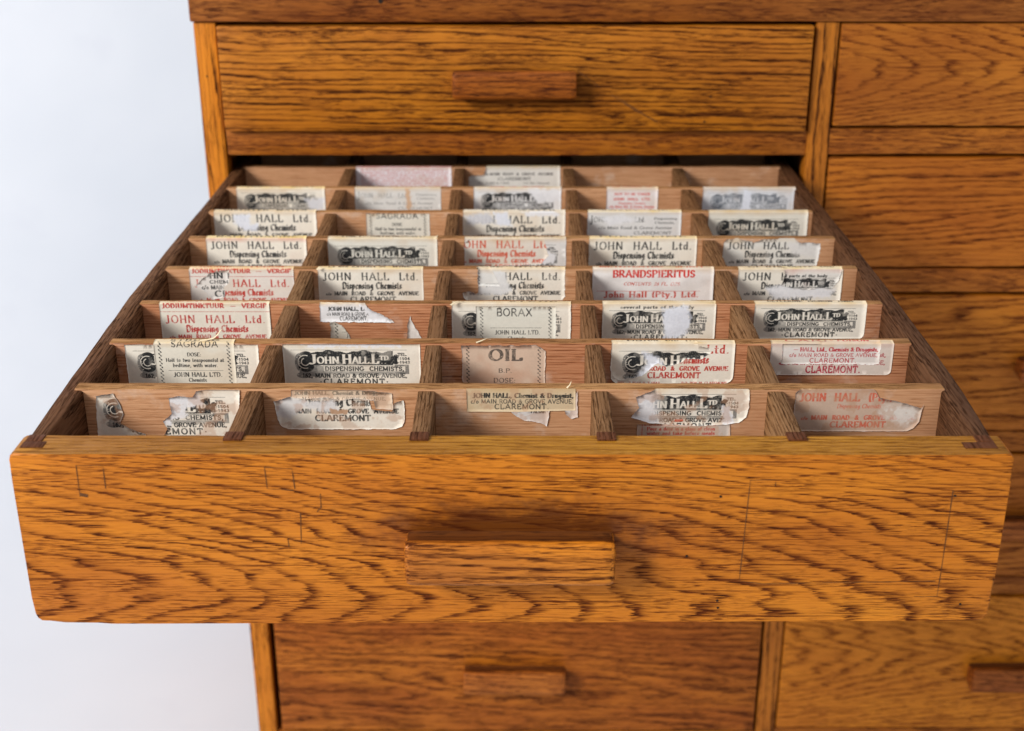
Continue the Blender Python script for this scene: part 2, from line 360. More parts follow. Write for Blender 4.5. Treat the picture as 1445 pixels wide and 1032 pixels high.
# front board: outline in x/z with worn corners, extruded in depth
HL, HR_ = .1000, .0970
def front_board():
    ol = []
    n = 40
    def zb(x):
        z = -HL+(HL-HR_)*(x+.25)/.5
        if x < -.215: z += .0022*((-.215-x)/.035)**1.3
        return z+.0004*noise.noise(Vector((x*30, 1, 0)))
    ol.append((-.2497, -.0035)); ol.append((-.2490, -.0012)); ol.append((-.2468, 0))
    for i in range(1, n): ol.append((-.2468+.4940*i/n, .0004*noise.noise(Vector((i*.7, 3, 0)))))
    ol += [(.2480, 0), (.2496, -.0012), (.2500, -.0030)]
    for i in range(1, 8): ol.append((.2500-.0002*i/8+.0003*noise.noise(Vector((i, 0, 9))), -.003-(HR_-.006)*i/8))
    ol += [(.2494, -HR_+.004), (.2480, -HR_+.0012), (.2462, zb(.2462))]
    for i in range(1, n): x = .2462-.4925*i/n; ol.append((x, zb(x)))
    ol += [(-.2462, zb(-.2462)), (-.2482, zb(-.248)+.0016), (-.2492, zb(-.249)+.004)]
    for i in range(7, 0, -1): ol.append((-.2495+.0004*noise.noise(Vector((i, 5, 9))), -.003-(HL-.008)*i/8))
    bm = bmesh.new(); T = .0212
    f = [bm.verts.new((x, 0, z)) for x, z in ol]; face = bm.faces.new(f)
    r = bmesh.ops.extrude_face_region(bm, geom=[face])
    for v in r['geom']:
        if isinstance(v, bmesh.types.BMVert): v.co.y += T
    bm.edges.ensure_lookup_table()
    ed = [e for e in bm.edges if abs(e.verts[0].co.y-e.verts[1].co.y) < 1e-6 and len(e.link_faces) == 2 and e.calc_face_angle(0) > .8 and e.verts[0].co.y < .01]
    bmesh.ops.bevel(bm, geom=ed, offset=.0013, segments=2, profile=.6, affect='EDGES')
    bmesh.ops.recalc_face_normals(bm, faces=bm.faces[:])
    for fc in bm.faces:
        if fc.normal.z > .85 and fc.calc_center_median().z > -.01 and fc.calc_center_median().y > .002: fc.material_index = 1
    me = bm_mesh(bm, 'front_board', True)
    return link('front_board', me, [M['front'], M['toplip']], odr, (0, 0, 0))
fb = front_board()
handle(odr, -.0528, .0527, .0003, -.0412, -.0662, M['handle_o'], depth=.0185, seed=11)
yf = -.0002
pen = (pxseg(yf, (107, 657), (145, 657), (149, 690)) + pxseg(yf, (107, 657), (113, 701), wd=.0007) + pxseg(yf, (113, 698), (124, 700), wd=.002) +
       pxseg(yf, (373, 659), (412, 662), (416, 690)) + pxseg(yf, (373, 659), (377, 690), (414, 692)) + pxseg(yf, (452, 697), (453, 716), (447, 723)) +
       pxseg(yf, (424, 724), (425, 768)) + pxseg(yf, (406, 760), (408, 772)) +
       pxseg(yf, (1059, 677), (1043, 820), (1075, 824)) + pxseg(yf, (1059, 678), (1095, 677), (1094, 686)) + pxseg(yf, (1345, 692), (1327, 812), (1322, 842)) +
       pxseg(yf, (1075, 824), (1320, 820)) + pxseg(yf, (1290, 842), (1322, 842)))
marks('pencil_mark', pen, yf, M['pencil'], odr, .00055)
def dots(name, pts, y, mat, parent, r=.0007):
    for px, py in pts:
        p = un(px, py, 1, y); bm = bmesh.new()
        bmesh.ops.create_cone(bm, cap_ends=True, segments=8, radius1=r, radius2=r*.8, depth=.0003, matrix=Matrix.Rotation(math.pi/2, 4, 'X'))
        link(name, bm_mesh(bm, name), mat, parent, (p[0], y, p[2]))
dots('nail_hole', [(1017, 701), (969, 785), (1012, 848), (1013, 858), (1355, 853), (1348, 700)], yf, M['nail'], odr)
dots('nail_head', [(537, 2), (850, -6)], D-.0033, M['nail'], chest, .0022)
dots('nail_head', [(1003, 137), (994, 172), (292, 108)], yl, M['nail'], L1, .0009)

def plan_board(name, outer, inner, z0, z1, mat, parent, bev=.0012, wob=.0006):
    """vertical board whose plan is bounded by two polylines running front to back"""
    bm = bmesh.new()
    n = 36
    def ev(pl, y):
        for (xa, ya), (xb, yb) in zip(pl, pl[1:]):
            if y <= yb: return xa+(xb-xa)*(y-ya)/(yb-ya)
        return pl[-1][0]
    y0, y1 = outer[0][1], outer[-1][1]; secs = []
    c = Vector(((ev(outer, .3)+ev(inner, .3))/2, (y0+y1)/2, (z0+z1)/2))
    for i in range(n+1):
        y = y0+(y1-y0)*i/n; xo, xi = ev(outer, y), ev(inner, y)
        sg = 1 if xi > xo else -1; b = bev
        nz = noise.noise(Vector((y*40, xo*9, 2)))*wob; nx = noise.noise(Vector((y*33, xo*9, 8)))*wob
        pts = [(xo, z0), (xo+nx, z1-b), (xo+sg*b*.4+nx, z1-b*.35+nz), (xo+sg*b+nx, z1+nz), (xi-sg*b, z1+nz), (xi-sg*b*.4, z1-b*.35+nz), (xi, z1-b), (xi, z0)]
        secs.append([bm.verts.new(Vector((x, y, z))-c) for x, z in pts])
    for a_, b_ in zip(secs, secs[1:]):
        for i in range(8): bm.faces.new((a_[i], a_[(i+1) % 8], b_[(i+1) % 8], b_[i]))
    bm.faces.new(secs[0]); bm.faces.new(secs[-1][::-1])
    return link(name, bm_mesh(bm, name, True), mat, parent, c)
YB = .700
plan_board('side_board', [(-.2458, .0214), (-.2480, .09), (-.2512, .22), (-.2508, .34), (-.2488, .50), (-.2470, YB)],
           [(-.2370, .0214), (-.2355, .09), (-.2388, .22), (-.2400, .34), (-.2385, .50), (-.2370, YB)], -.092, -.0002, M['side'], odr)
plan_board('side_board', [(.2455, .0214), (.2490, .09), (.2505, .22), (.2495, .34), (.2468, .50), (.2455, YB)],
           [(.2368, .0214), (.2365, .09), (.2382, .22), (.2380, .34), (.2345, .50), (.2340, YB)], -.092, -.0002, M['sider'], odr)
box('back_board', -.2380, .2350, YB-.012, YB-.0005, -.090, -.001, M['carcass'], odr, 0)
box('bottom_board', -.2400, .2380, .0214, YB-.013, -.084, -.079, M['row'], odr, 0)
# dovetails let into the top edge of the front
box('dovetail', -.2462, -.2345, .0068, .0138, -.030, .0004, M['tail'], fb, .0004)
box('dovetail', -.2458, -.2372, .0139, .0213, -.030, .0005, M['tail'], fb, .0004)
box('dovetail', .2275, .2440, .0068, .0138, -.030, .0004, M['tail'], fb, .0004)
box('dovetail', .2355, .2440, .0139, .0213, -.030, .0005, M['tail'], fb, .0004)
# row dividers
YF = [.0779, .1451, .2130, .2818, .3513, .4202, .4899, .5600, .6300]
YBK = [.0868, .1535, .2200, .2893, .3588, .4270, .4966, .5670, .6370]
def lin(pts, y): return pts[0]+(pts[1]-pts[0])*(y-.02)/.54
COLX = [(-.1409, -.1450), (-.0463, -.0477), (.0489, .0482), (.1456, .1448)]
ROWS = []
for k, (a_, b_) in enumerate(zip(YF, YBK)):
    xl = -.2395 if k != 8 else -.236; xr = .2385 if k < 5 else .236
    r_ = box('row_divider', xl-.0010, xr, a_, b_, -.0785, .0006, M['row2'] if k in (1, 2) else M['row'], odr, .0007, .0005, cuts=40, seed=k)
    r_.data.materials.append(M['rowtop'])
    for pf in r_.data.polygons:
        if pf.normal.z > .5: pf.material_index = 1
    ROWS.append(r_)
for j, cx in enumerate(COLX):
    wv = .0048
    x0, x1 = lin(cx, .018), lin(cx, YB-.013)
    plan_board('column_divider', [(x0-wv, .0178), (x1-wv, YB-.013)], [(x0+wv, .0178), (x1+wv, YB-.013)], -.0785, -.0006, M['col'], odr, .0008, .0006)
    box('divider_end', x0-wv-.0001, x0+wv+.0001, .0150, .0240, -.030, .0011, M['tail'], fb, .0006)

# ------------------------------------------------------------------ lettering: a small pen-stroke alphabet, rasterised for the printed labels
def arc(cx, cy, rx, ry, a0, a1, n=10):
    return [(cx+rx*math.cos(math.radians(a0+(a1-a0)*i/n)), cy+ry*math.sin(math.radians(a0+(a1-a0)*i/n))) for i in range(n+1)]
XH = .62
G = {
 'A': (.86, [[(.04, 0), (.43, 1), (.82, 0)], [(.18, .34), (.68, .34)]]),
 'B': (.72, [[(.12, 0), (.12, 1)], [(.12, 1)]+arc(.40, .76, .22, .24, 90, -90)+[(.12, .52)], [(.40, .52)]+arc(.42, .26, .25, .26, 90, -90)+[(.12, 0)]]),
 'C': (.78, [arc(.44, .5, .37, .5, 48, 312, 18)]),
 'D': (.82, [[(.12, 0), (.12, 1)], [(.12, 1), (.34, 1)]+arc(.34, .5, .40, .5, 90, -90, 14)+[(.12, 0)]]),
 'E': (.68, [[(.12, 0), (.12, 1)], [(.12, 1), (.60, 1), (.60, .86)], [(.12, .52), (.48, .52)], [(.12, 0), (.62, 0), (.62, .16)]]),
 'F': (.64, [[(.12, 0), (.12, 1)], [(.12, 1), (.60, 1), (.60, .84)], [(.12, .52), (.48, .52)]]),
 'G': (.84, [arc(.45, .5, .38, .5, 48, 340, 18)+[(.80, .42), (.58, .42)]]),
 'H': (.84, [[(.13, 0), (.13, 1)], [(.71, 0), (.71, 1)], [(.13, .5), (.71, .5)]]),
 'I': (.32, [[(.16, 0), (.16, 1)]]),
 'J': (.50, [[(.32, 1), (.32, .15)]+arc(.16, .12, .16, .18, 0, -150, 6)]),
 'K': (.80, [[(.12, 0), (.12, 1)], [(.12, .42), (.68, 1)], [(.30, .58), (.74, 0)]]),
 'L': (.66, [[(.12, 0), (.12, 1)], [(.12, 0), (.60, 0), (.60, .2)]]),
 'M': (1.0, [[(.12, 0), (.12, 1), (.50, .1), (.88, 1), (.88, 0)]]),
 'N': (.86, [[(.12, 0), (.12, 1), (.74, 0), (.74, 1)]]),
 'O': (.88, [arc(.44, .5, .38, .5, 0, 360, 24)]),
 'P': (.68, [[(.12, 0), (.12, 1)], [(.12, 1)]+arc(.38, .74, .26, .26, 90, -90)+[(.12, .48)]]),
 'Q': (.88, [arc(.44, .5, .38, .5, 0, 360, 24), [(.5, .2), (.8, -.12)]]),
 'R': (.78, [[(.12, 0), (.12, 1)], [(.12, 1)]+arc(.38, .75, .24, .25, 90, -90)+[(.12, .5)], [(.36, .5), (.72, 0)]]),
 'S': (.62, [[(.52, .80)]+arc(.31, .75, .21, .25, 20, 270, 10)+arc(.31, .26, .23, .26, 90, -160, 10)]),
 'T': (.76, [[(.38, 0), (.38, 1)], [(.06, .84), (.06, 1), (.70, 1), (.70, .84)]]),
 'U': (.84, [[(.13, 1), (.13, .34)]+arc(.42, .32, .29, .32, 180, 360, 10)+[(.71, 1)]]),
 'V': (.82, [[(.04, 1), (.42, 0), (.78, 1)]]),
 'W': (1.14, [[(.04, 1), (.32, 0), (.57, .95), (.84, 0), (1.10, 1)]]),
 'X': (.80, [[(.08, 1), (.72, 0)], [(.08, 0), (.72, 1)]]),
 'Y': (.80, [[(.05, 1), (.40, .5), (.75, 1)], [(.40, .5), (.40, 0)]]),
 'Z': (.70, [[(.08, 1), (.62, 1), (.08, 0), (.62, 0)]]),
 'a': (.54, [arc(.27, .44, .17, .18, 160, 0, 6)+[(.44, 0)], [(.44, .34)]+arc(.25, .18, .18, .18, 90, 300, 8)+[(.44, .1)]]),
 'b': (.58, [[(.12, 1), (.12, 0)], arc(.30, .31, .2, .31, 170, -170, 12)]),
 'c': (.50, [arc(.29, .31, .2, .31, 50, 310, 12)]),
 'd': (.58, [[(.46, 1), (.46, 0)], arc(.28, .31, .2, .31, 10, 350, 12)]),
 'e': (.52, [[(.10, .34), (.46, .34)]+arc(.28, .31, .19, .31, 10, 310, 12)]),
 'f': (.36, [[(.16, 0), (.16, .8)]+arc(.30, .8, .14, .2, 180, 60, 5), [(.04, .6), (.34, .6)]]),
 'g': (.56, [arc(.27, .36, .18, .25, 0, 360, 12), [(.45, .6), (.45, -.1)]+arc(.28, -.1, .17, .18, 0, -150, 6)]),
 'h': (.60, [[(.12, 1), (.12, 0)], [(.12, .4)]+arc(.30, .42, .18, .2, 180, 0, 6)+[(.48, 0)]]),
 'i': (.28, [[(.14, .62), (.14, 0)], [(.14, .86), (.14, .88)]]),
 'j': (.28, [[(.16, .62), (.16, -.15), (.04, -.25)], [(.16, .86), (.16, .88)]]),
 'k': (.56, [[(.12, 1), (.12, 0)], [(.12, .25), (.46, .62)], [(.24, .38), (.50, 0)]]),
 'l': (.28, [[(.14, 1), (.14, 0)]]),
 'm': (.88, [[(.12, .62), (.12, 0)], [(.12, .42)]+arc(.27, .44, .16, .18, 180, 0, 6)+[(.44, 0)], [(.44, .42)]+arc(.60, .44, .16, .18, 180, 0, 6)+[(.76, 0)]]),
 'n': (.60, [[(.12, .62), (.12, 0)], [(.12, .42)]+arc(.30, .44, .18, .18, 180, 0, 6)+[(.48, 0)]]),
 'o': (.56, [arc(.28, .31, .2, .31, 0, 360, 14)]),
 'p': (.58, [[(.12, .62), (.12, -.32)], arc(.30, .31, .2, .31, 170, -170, 12)]),
 'r': (.42, [[(.12, .62), (.12, 0)], [(.12, .4)]+arc(.30, .42, .18, .2, 180, 70, 5)]),
 's': (.44, [[(.37, .50)]+arc(.22, .465, .15, .155, 20, 270, 7)+arc(.22, .155, .16, .155, 90, -160, 7)]),
 't': (.38, [[(.16, .9), (.16, .12), (.22, 0), (.34, .04)], [(.04, .6), (.34, .6)]]),
 'u': (.60, [[(.12, .62), (.12, .2)]+arc(.28, .2, .16, .2, 180, 350, 6), [(.46, .62), (.46, 0)]]),
 'v': (.54, [[(.05, .62), (.27, 0), (.49, .62)]]),
 'w': (.80, [[(.05, .62), (.22, 0), (.40, .58), (.58, 0), (.75, .62)]]),
 'x': (.54, [[(.07, .62), (.47, 0)], [(.07, 0), (.47, .62)]]),
 'y': (.54, [[(.05, .62), (.27, .05)], [(.49, .62), (.20, -.28), (.06, -.26)]]),
 'z': (.50, [[(.08, .62), (.42, .62), (.08, 0), (.42, 0)]]),
 '1': (.44, [[(.10, .8), (.24, 1), (.24, 0)]]), '9': (.60, [arc(.30, .7, .2, .3, -10, 350, 12), [(.5, .7), (.46, .2), (.2, 0)]]),
 '5': (.58, [[(.48, 1), (.16, 1), (.13, .55)]+arc(.28, .32, .2, .32, 110, -140, 9)]), '0': (.60, [arc(.30, .5, .21, .5, 0, 360, 16)]),
 '4': (.60, [[(.42, 0), (.42, 1), (.06, .3), (.54, .3)]]), '7': (.56, [[(.07, 1), (.49, 1), (.2, 0)]]),
 '3': (.56, [[(.10, .9)]+arc(.26, .75, .2, .25, 110, -90, 8)+arc(.26, .27, .22, .27, 90, -150, 8)]),
 '2': (.56, [arc(.27, .72, .2, .28, 160, -30, 8)+[(.08, 0), (.5, 0)]]), '6': (.60, [arc(.30, .3, .21, .3, 0, 360, 12), [(.1, .35), (.2, .8), (.46, 1)]]),
 '.': (.26, [[(.12, .02), (.12, .06)]]), ',': (.26, [[(.14, .06), (.08, -.14)]]), ':': (.26, [[(.12, .02), (.12, .06)], [(.12, .5), (.12, .54)]]),
 '-': (.40, [[(.06, .38), (.34, .38)]]), '(': (.34, [arc(.36, .45, .22, .62, 120, 240, 8)]), ')': (.34, [arc(-.02, .45, .22, .62, 60, -60, 8)]),
 '&': (.80, [[(.74, .5), (.5, .08)]+arc(.32, .24, .24, .24, -50, -260, 8)+arc(.34, .78, .16, .2, -60, 240, 9)+[(.72, 0)]]),
 '/': (.44, [[(.04, -.05), (.40, 1.05)]]), "'": (.2, [[(.1, .85), (.1, 1)]]), ' ': (.40, []),
 '~': (1.1, [[(.1, .42), (1.0, .42)]]), '*': (.36, [[(.16, .42), (.16, .46)]]),
}
#            nib long, nib short, angle, serif, slant
STY = {'roman': (.072, .026, 12, .10, 0), 'bold': (.100, .038, 12, .12, 0), 'heavy': (.135, .060, 5, .14, 0), 'sans': (.050, .050, 0, 0, 0), 'sansb': (.080, .070, 0, 0, 0),
       'black': (.118, .030, 38, .03, 0), 'ital': (.060, .028, 20, .06, .2), 'thin': (.058, .030, 12, .07, 0)}
PPM = 7.0                                      # label print resolution, px per mm
FLAP = 9.0                                     # mm of label folded over the top edge
def seg_cover(c, p0, p1, na, nb, ang, val):
    """stamp a broad-nib pen along p0-p1 (pixels) into coverage c by max"""
    r = na+1.5
    x0, x1 = int(max(0, min(p0[0], p1[0])-r)), int(min(c.shape[1], max(p0[0], p1[0])+r+2))
    y0, y1 = int(max(0, min(p0[1], p1[1])-r)), int(min(c.shape[0], max(p0[1], p1[1])+r+2))
    if x1 <= x0 or y1 <= y0: return
    gx, gy = np.meshgrid(np.arange(x0, x1)+.5, np.arange(y0, y1)+.5)
    ca, sa = math.cos(ang), -math.sin(ang)      # image y runs down
    def tr(x, y): return (x*ca+y*sa)/na, (-x*sa+y*ca)/nb
    qx, qy = tr(gx, gy); ax, ay = tr(*p0); bx, by = tr(*p1)
    dx, dy = bx-ax, by-ay; L = dx*dx+dy*dy
    tt = np.clip(((qx-ax)*dx+(qy-ay)*dy)/L, 0, 1) if L > 1e-9 else 0.
    d = np.hypot(qx-ax-tt*dx, qy-ay-tt*dy)
    cov = np.clip((1-d)*math.sqrt(na*nb)+.5, 0, 1)*val
    np.maximum(c[y0:y1, x0:x1], cov, out=c[y0:y1, x0:x1])
def text_w(s, track=.12, sc=False):
    w_ = 0
    for ch in s: w_ += (G.get(ch, G[' '])[0]+track)
    return w_-track
def put(c, s, x0, x1, yb, cap, style='roman', track=.12, anchor=None):
    """draw s between x0 and x1 (mm) on baseline yb (mm down the label), cap height in mm. x1=None: natural width"""
    na, nb, ang, ser, sl = STY[style]; wn = text_w(s, track)*cap
    sx = 1.0 if x1 is None else (x1-x0)/wn
    x = x0*PPM; k = cap*PPM; kx = k*sx; yy = (yb+FLAP)*PPM
    bo = 1.75 if cap < 3.2 else 1.42
    nxl = max(.55, na*k*bo*min(1.15, max(.8, sx**.5))); nxs = max(.52, nb*k*1.5)
    for ch in s:
        w_, strokes = G.get(ch, G[' '])
        for st in strokes:
            pts = [(x+(px+sl*py)*kx, yy-py*k) for px, py in st]
            if style == 'black' and len(st) > 5: pts = pts[::3]+[pts[-1]]
            for a_, b_ in zip(pts, pts[1:]): seg_cover(c, a_, b_, nxl, nxs, math.radians(ang), 1.)
            if len(pts) == 1: seg_cover(c, pts[0], pts[0], nxl, nxs, 0, 1.)
            if ser:
                for (px, py), (qx, qy) in ((st[0], st[1 % len(st)]), (st[-1], st[-2])):
                    if abs(px-qx) < abs(py-qy)*.8 and abs(py-qy) > .15 and min(abs(py), abs(py-1), abs(py-XH), abs(py+.32)) < .02:
                        seg_cover(c, (x+(px+sl*py-ser)*kx, yy-py*k), (x+(px+sl*py+ser)*kx, yy-py*k), max(.36, nxs), max(.34, nxs*.9), 0, .9)
        x += (w_+track)*kx

def fnoise(h, w_, cell, rng, octv=3):
    out = np.zeros((h, w_)); amp = 1.; tot = 0
    for o_ in range(octv):
        cs = max(1.0, cell/2**o_); gh, gw = int(h/cs)+3, int(w_/cs)+3; g = rng.random((gh, gw))
        yy, xx = np.arange(h)/cs, np.arange(w_)/cs; yi, xi = yy.astype(int), xx.astype(int)
        fy, fx = (yy-yi), (xx-xi); fy = fy*fy*(3-2*fy); fx = fx*fx*(3-2*fx)
        a_ = g[yi][:, xi]; b_ = g[yi][:, xi+1]; c_ = g[yi+1][:, xi]; d_ = g[yi+1][:, xi+1]
        out += amp*((a_*(1-fx)+b_*fx)*(1-fy)[:, None]+(c_*(1-fx)+d_*fx)*fy[:, None]); tot += amp; amp *= .55
    return out/tot

BLK = (.016, .018, .020); RED = (.52, .035, .022); ORED = (.62, .090, .040); BLUE = (.10, .14, .25)
class Lab:
    def __init__(s, k, px0, px1, h=34., seed=0, paper=(.87, .815, .715)):
        s.k = k; s.y = YF[k]-.0003
        top = un((px0+px1)/2, 0, 1, s.y)
        s.pyt = None
        # photo row where z = 0 on this face
        lo, hi = 150., 700.
        for _ in range(40):
            m_ = (lo+hi)/2
            if un((px0+px1)/2, m_, 1, s.y)[2] > 0: lo = m_
            else: hi = m_
        s.py0 = lo
        s.X0 = un(px0, lo, 1, s.y)[0]; s.X1 = un(px1, lo, 1, s.y)[0]; s.w = (s.X1-s.X0)*1000; s.h = h
        s.H, s.W = int((h+FLAP)*PPM), int(s.w*PPM); s.rng = np.random.default_rng(seed+17*k+int(px0)); s.seed = seed+int(px0)+k*7
        s.ink = []; s.cov = np.zeros((s.H, s.W)); s.paper = paper; s.peels = []; s.extra = []
    def P(s, px, py):
        """photo pixel -> (mm from left edge, mm down the face; negative on the fold over the top)"""
        p = un(px, py, 1, s.y)
        if p[2] >= 0:
            q = un(px, py, 2, .0009); return ((q[0]-s.X0)*1000, -min(FLAP, max(0, (q[1]-s.y)*1000)))
        return ((p[0]-s.X0)*1000, -p[2]*1000)
    def layer(s, col):
        c = np.zeros((s.H, s.W)); s.ink.append((c, col)); return c
    def t(s, c, txt, fx0, fx1, yb, cap, style='roman', track=.12):
        put(c, txt, fx0*s.w, fx1*s.w, yb, cap, style, track)
    def rule(s, c, fx0, fx1, y, th=.18):
        seg_cover(c, (fx0*s.W, (y+FLAP)*PPM), (fx1*s.W, (y+FLAP)*PPM), max(.5, th*PPM), max(.45, th*PPM), 0, .85)
    def rect(s, c, x0, y0, x1, y1, v=1.):
        a_, b_ = int((y0+FLAP)*PPM), int((y1+FLAP)*PPM); c[max(0, a_):max(0, b_), max(0, int(x0*PPM)):max(0, int(x1*PPM))] = v

# --- the kinds of printing seen on the labels (mm; u scales with label width)
def k_standard(L, col=BLK, title=None, fold=None, dy=0., pty=False, tel=True):
    c = L.layer(col); u = L.w/73.
    if title: L.t(c, title, .03, .97, 2.6, 2.7*u, 'bold', .16); L.rule(c, .0, 1., 5.2); dy += 6.4
    if fold: L.t(c, fold, .10, .90, -3.0, 3.0, 'bold', .2)
    if pty: L.t(c, 'JOHN  HALL  (Pty.) Ltd.', .05, .93, dy+7.0*u, 4.6*u, 'bold', .14); L.t(c, 'Dispensing Chemists', .34, .68, dy+11.4*u, 2.6*u, 'ital', .1)
    else: L.t(c, 'JOHN  HALL  Ltd.', .05, .95, dy+7.5*u, 5.3*u, 'roman', .20); L.t(c, 'Dispensing Chemists', .23, .79, dy+13.9*u, 4.7*u, 'black', .10)
    L.t(c, 'c/o', .07, .12, dy+18.6*u, 1.8*u, 'bold', .05); L.t(c, 'MAIN  ROAD  &  GROVE  AVENUE', .15, .95, dy+18.6*u, 2.7*u, 'bold', .16)
    L.t(c, 'CLAREMONT', .30, .73, dy+23.4*u, 3.6*u, 'bold', .14)
    if tel: L.t(c, 'TEL. 7-1504 & 7-1943', .06, .40, dy+27.6*u, 1.7*u, 'roman', .1); L.t(c, 'P.O. BOX 10, CLAREMONT', .58, .95, dy+27.6*u, 1.7*u, 'roman', .1)
def blob(L, c, cx, cy, rx, ry, v=1.):
    yy, xx = np.mgrid[0:L.H, 0:L.W]; X = xx/PPM; Y = yy/PPM-FLAP
    d = ((X-cx)/rx)**2+((Y-cy)/ry)**2
    m_ = np.clip((1-d)*rx*PPM*.5+.5, 0, 1)*v; np.maximum(c, m_, out=c)
def k_logo(L, fold=None, dy=0., col=BLK, sub=None):
    L.solid = .8; u = L.w/81.6; gcol = tuple(q+.09 for q in col); g = L.layer(gcol); c = L.layer(col)
    if sub: L.t(c, sub, .16, .80, dy+2.0, 1.9, 'bold', .14)
    if fold: L.t(c, fold, .12, .88, -3.0, 2.8, 'bold', .2)
    L.rule(c, .06, .90, dy+3.9*u, .12)
    # grey ornate mass behind
    for (x, y, rx, ry) in ((13, 12, 6.2, 7.2), (17, 17, 8, 4), (10, 9, 2.8, 3.2), (11.5, 20, 4, 2)): blob(L, g, x*u, dy+y*u, rx*u, ry*u, .8)
    L.rect(g, 20*u, dy+14.5*u, 71*u, dy+18.6*u, .55); L.rect(g, 66*u, dy+13.4*u, 74.5*u, dy+19.4*u, .85)
    for i in range(15): blob(L, g, (22+i*3.4)*u, dy+(18.4+.5*math.sin(i*2.1))*u, 2.2*u, 1.6*u, .6)
    # banner with a wavy top
    for i in range(50):
        x = 14+i*1.02; top = 4.9+.7*math.sin(i*.32+.6)+.35*math.sin(i*.9)
        L.rect(c, x*u, dy+top*u, (x+1.2)*u, dy+13.7*u)
    for (x, y, rx, ry) in ((13.6, 9.5, 4.8, 4.9), (13.4, 14.5, 4.6, 3.4), (65, 10, 2.6, 2.2), (67, 8, 1.6, 1.3), (66.5, 12, 1.6, 1.)): blob(L, c, x*u, dy+y*u, rx*u, ry*u)
    wht = L.layer('paper')
    for (a0, a1, rr) in ((70, 290, 4.2), (110, 320, 2.3)):
        pts = [((13+rr*math.cos(math.radians(a)))*u*PPM, (dy+(11.5-rr*math.sin(math.radians(a)))*u+FLAP)*PPM) for a in np.linspace(a0, a1, 14)]
        for p, q in zip(pts, pts[1:]): seg_cover(wht, p, q, .26*u*PPM, .26*u*PPM, 0, 1)
    for i in range(12): blob(L, wht, (8.5+1.6*math.sin(i*1.7))*u, dy+(6+i*1.25)*u, .5*u, .35*u, .7)
    s0 = dy+12.5*u
    put(wht, 'J', 15.6*u, 20.0*u, s0, 5.6*u, 'bold', .02); put(wht, 'OHN', 20.2*u, 33.0*u, s0, 4.2*u, 'bold', .12)
    put(wht, 'H', 35.2*u, 40.4*u, s0, 5.6*u, 'bold', .02); put(wht, 'ALL.', 41.0*u, 52.4*u, s0, 4.2*u, 'bold', .12)
    put(wht, 'L', 52.6*u, 56.6*u, s0, 5.6*u, 'bold', .02); put(wht, 'TD', 57.2*u, 62.4*u, s0-2.2*u, 2.7*u, 'bold', .12); put(wht, '..', 58*u, 61*u, s0, 2.2*u, 'bold', .3)
    L.rect(wht, 23.5*u, dy+14.1*u, 72.5*u, dy+17.9*u, .92)
    c2 = L.layer(col)
    for (x0, y0, x1, y1) in ((23.5, 14.0, 72.5, 14.2), (23.5, 17.8, 72.5, 18.0), (23.4, 14, 23.6, 18), (72.4, 14, 72.7, 18)): L.rect(c2, x0*u, dy+y0*u, x1*u, dy+y1*u+.12, .8)
    put(c2, 'DISPENSING  CHEMISTS,', 24.6*u, 71.4*u, dy+17.2*u, 2.5*u, 'sansb', .14)
    put(c2, '162, MAIN ROAD & GROVE AVENUE,', 11.*u, 73*u, dy+21.6*u, 2.5*u, 'sansb', .12)
    put(c2, '*CLAREMONT*', 21*u, 62*u, dy+25.9*u, 3.3*u, 'sansb', .26)
    put(c2, 'TEL.', 68*u, 73.5*u, dy+7.6*u, 1.7*u, 'sansb', .1); put(c2, '7-1504', 66.4*u, 75*u, dy+10.2*u, 1.6*u, 'sansb', .12); put(c2, '7-1943', 66.4*u, 75*u, dy+12.6*u, 1.6*u, 'sansb', .12)
def borders(L, c, y0=-1, y1=40):
    y = y0
    while y < y1:
        for fx in (.075, .925):
            for dx, dyy in ((-.5, 0), (.45, 1.25)):
                X, Y = (fx*L.w+dx)*PPM, (y+dyy+FLAP)*PPM
                seg_cover(c, (X-1.2, Y-1.2), (X+1.2, Y+1.2), 2.9, 2.7, 0, 1)
        y += 2.5
def k_dose(L, title, big=3.6, body=True, fold=None, style='sans', dy=0., ty=None, tw=(.22, .80)):
    c = L.layer(BLK); borders(L, c); ty = ty or 2.4+dy
    L.t(c, title, tw[0], tw[1], ty, big, style, .14)
    if fold: L.t(c, fold, .2, .8, -3.0, 2.6, 'bold', .2)
    if body == 'oil':
        L.t(c, 'B.P.', .44, .60, ty+8.0, 2.6, 'thin', .14); L.t(c, 'DOSE:', .38, .64, ty+14.6, 3.0, 'thin', .14); L.t(c, 'One to two tablespoonsful', .2, .82, ty+19.5, 2.6, 'thin', .1)
    elif body == 'borax':
        L.rule(c, .18, .82, ty+8.3, .13); L.t(c, 'JOHN HALL LTD.', .24, .80, ty+12.8, 2.8, 'thin', .12); L.t(c, 'Chemists', .4, .62, ty+16.6, 2.3, 'thin', .1)
    else:
        L.t(c, 'DOSE:', .41, .58, ty+6.0, 2.3, 'roman', .12); L.t(c, 'Half to two teaspoonsful at', .14, .86, ty+9.6, 2.3, 'roman', .1)
        L.t(c, 'bedtime, with water.', .22, .78, ty+13.0, 2.3, 'roman', .1); L.rule(c, .16, .84, ty+15.3, .13)
        L.t(c, 'JOHN HALL LTD.', .22, .82, ty+19.3, 2.8, 'roman', .12); L.t(c, 'Chemists', .4, .62, ty+22.6, 2.3, 'roman', .1)
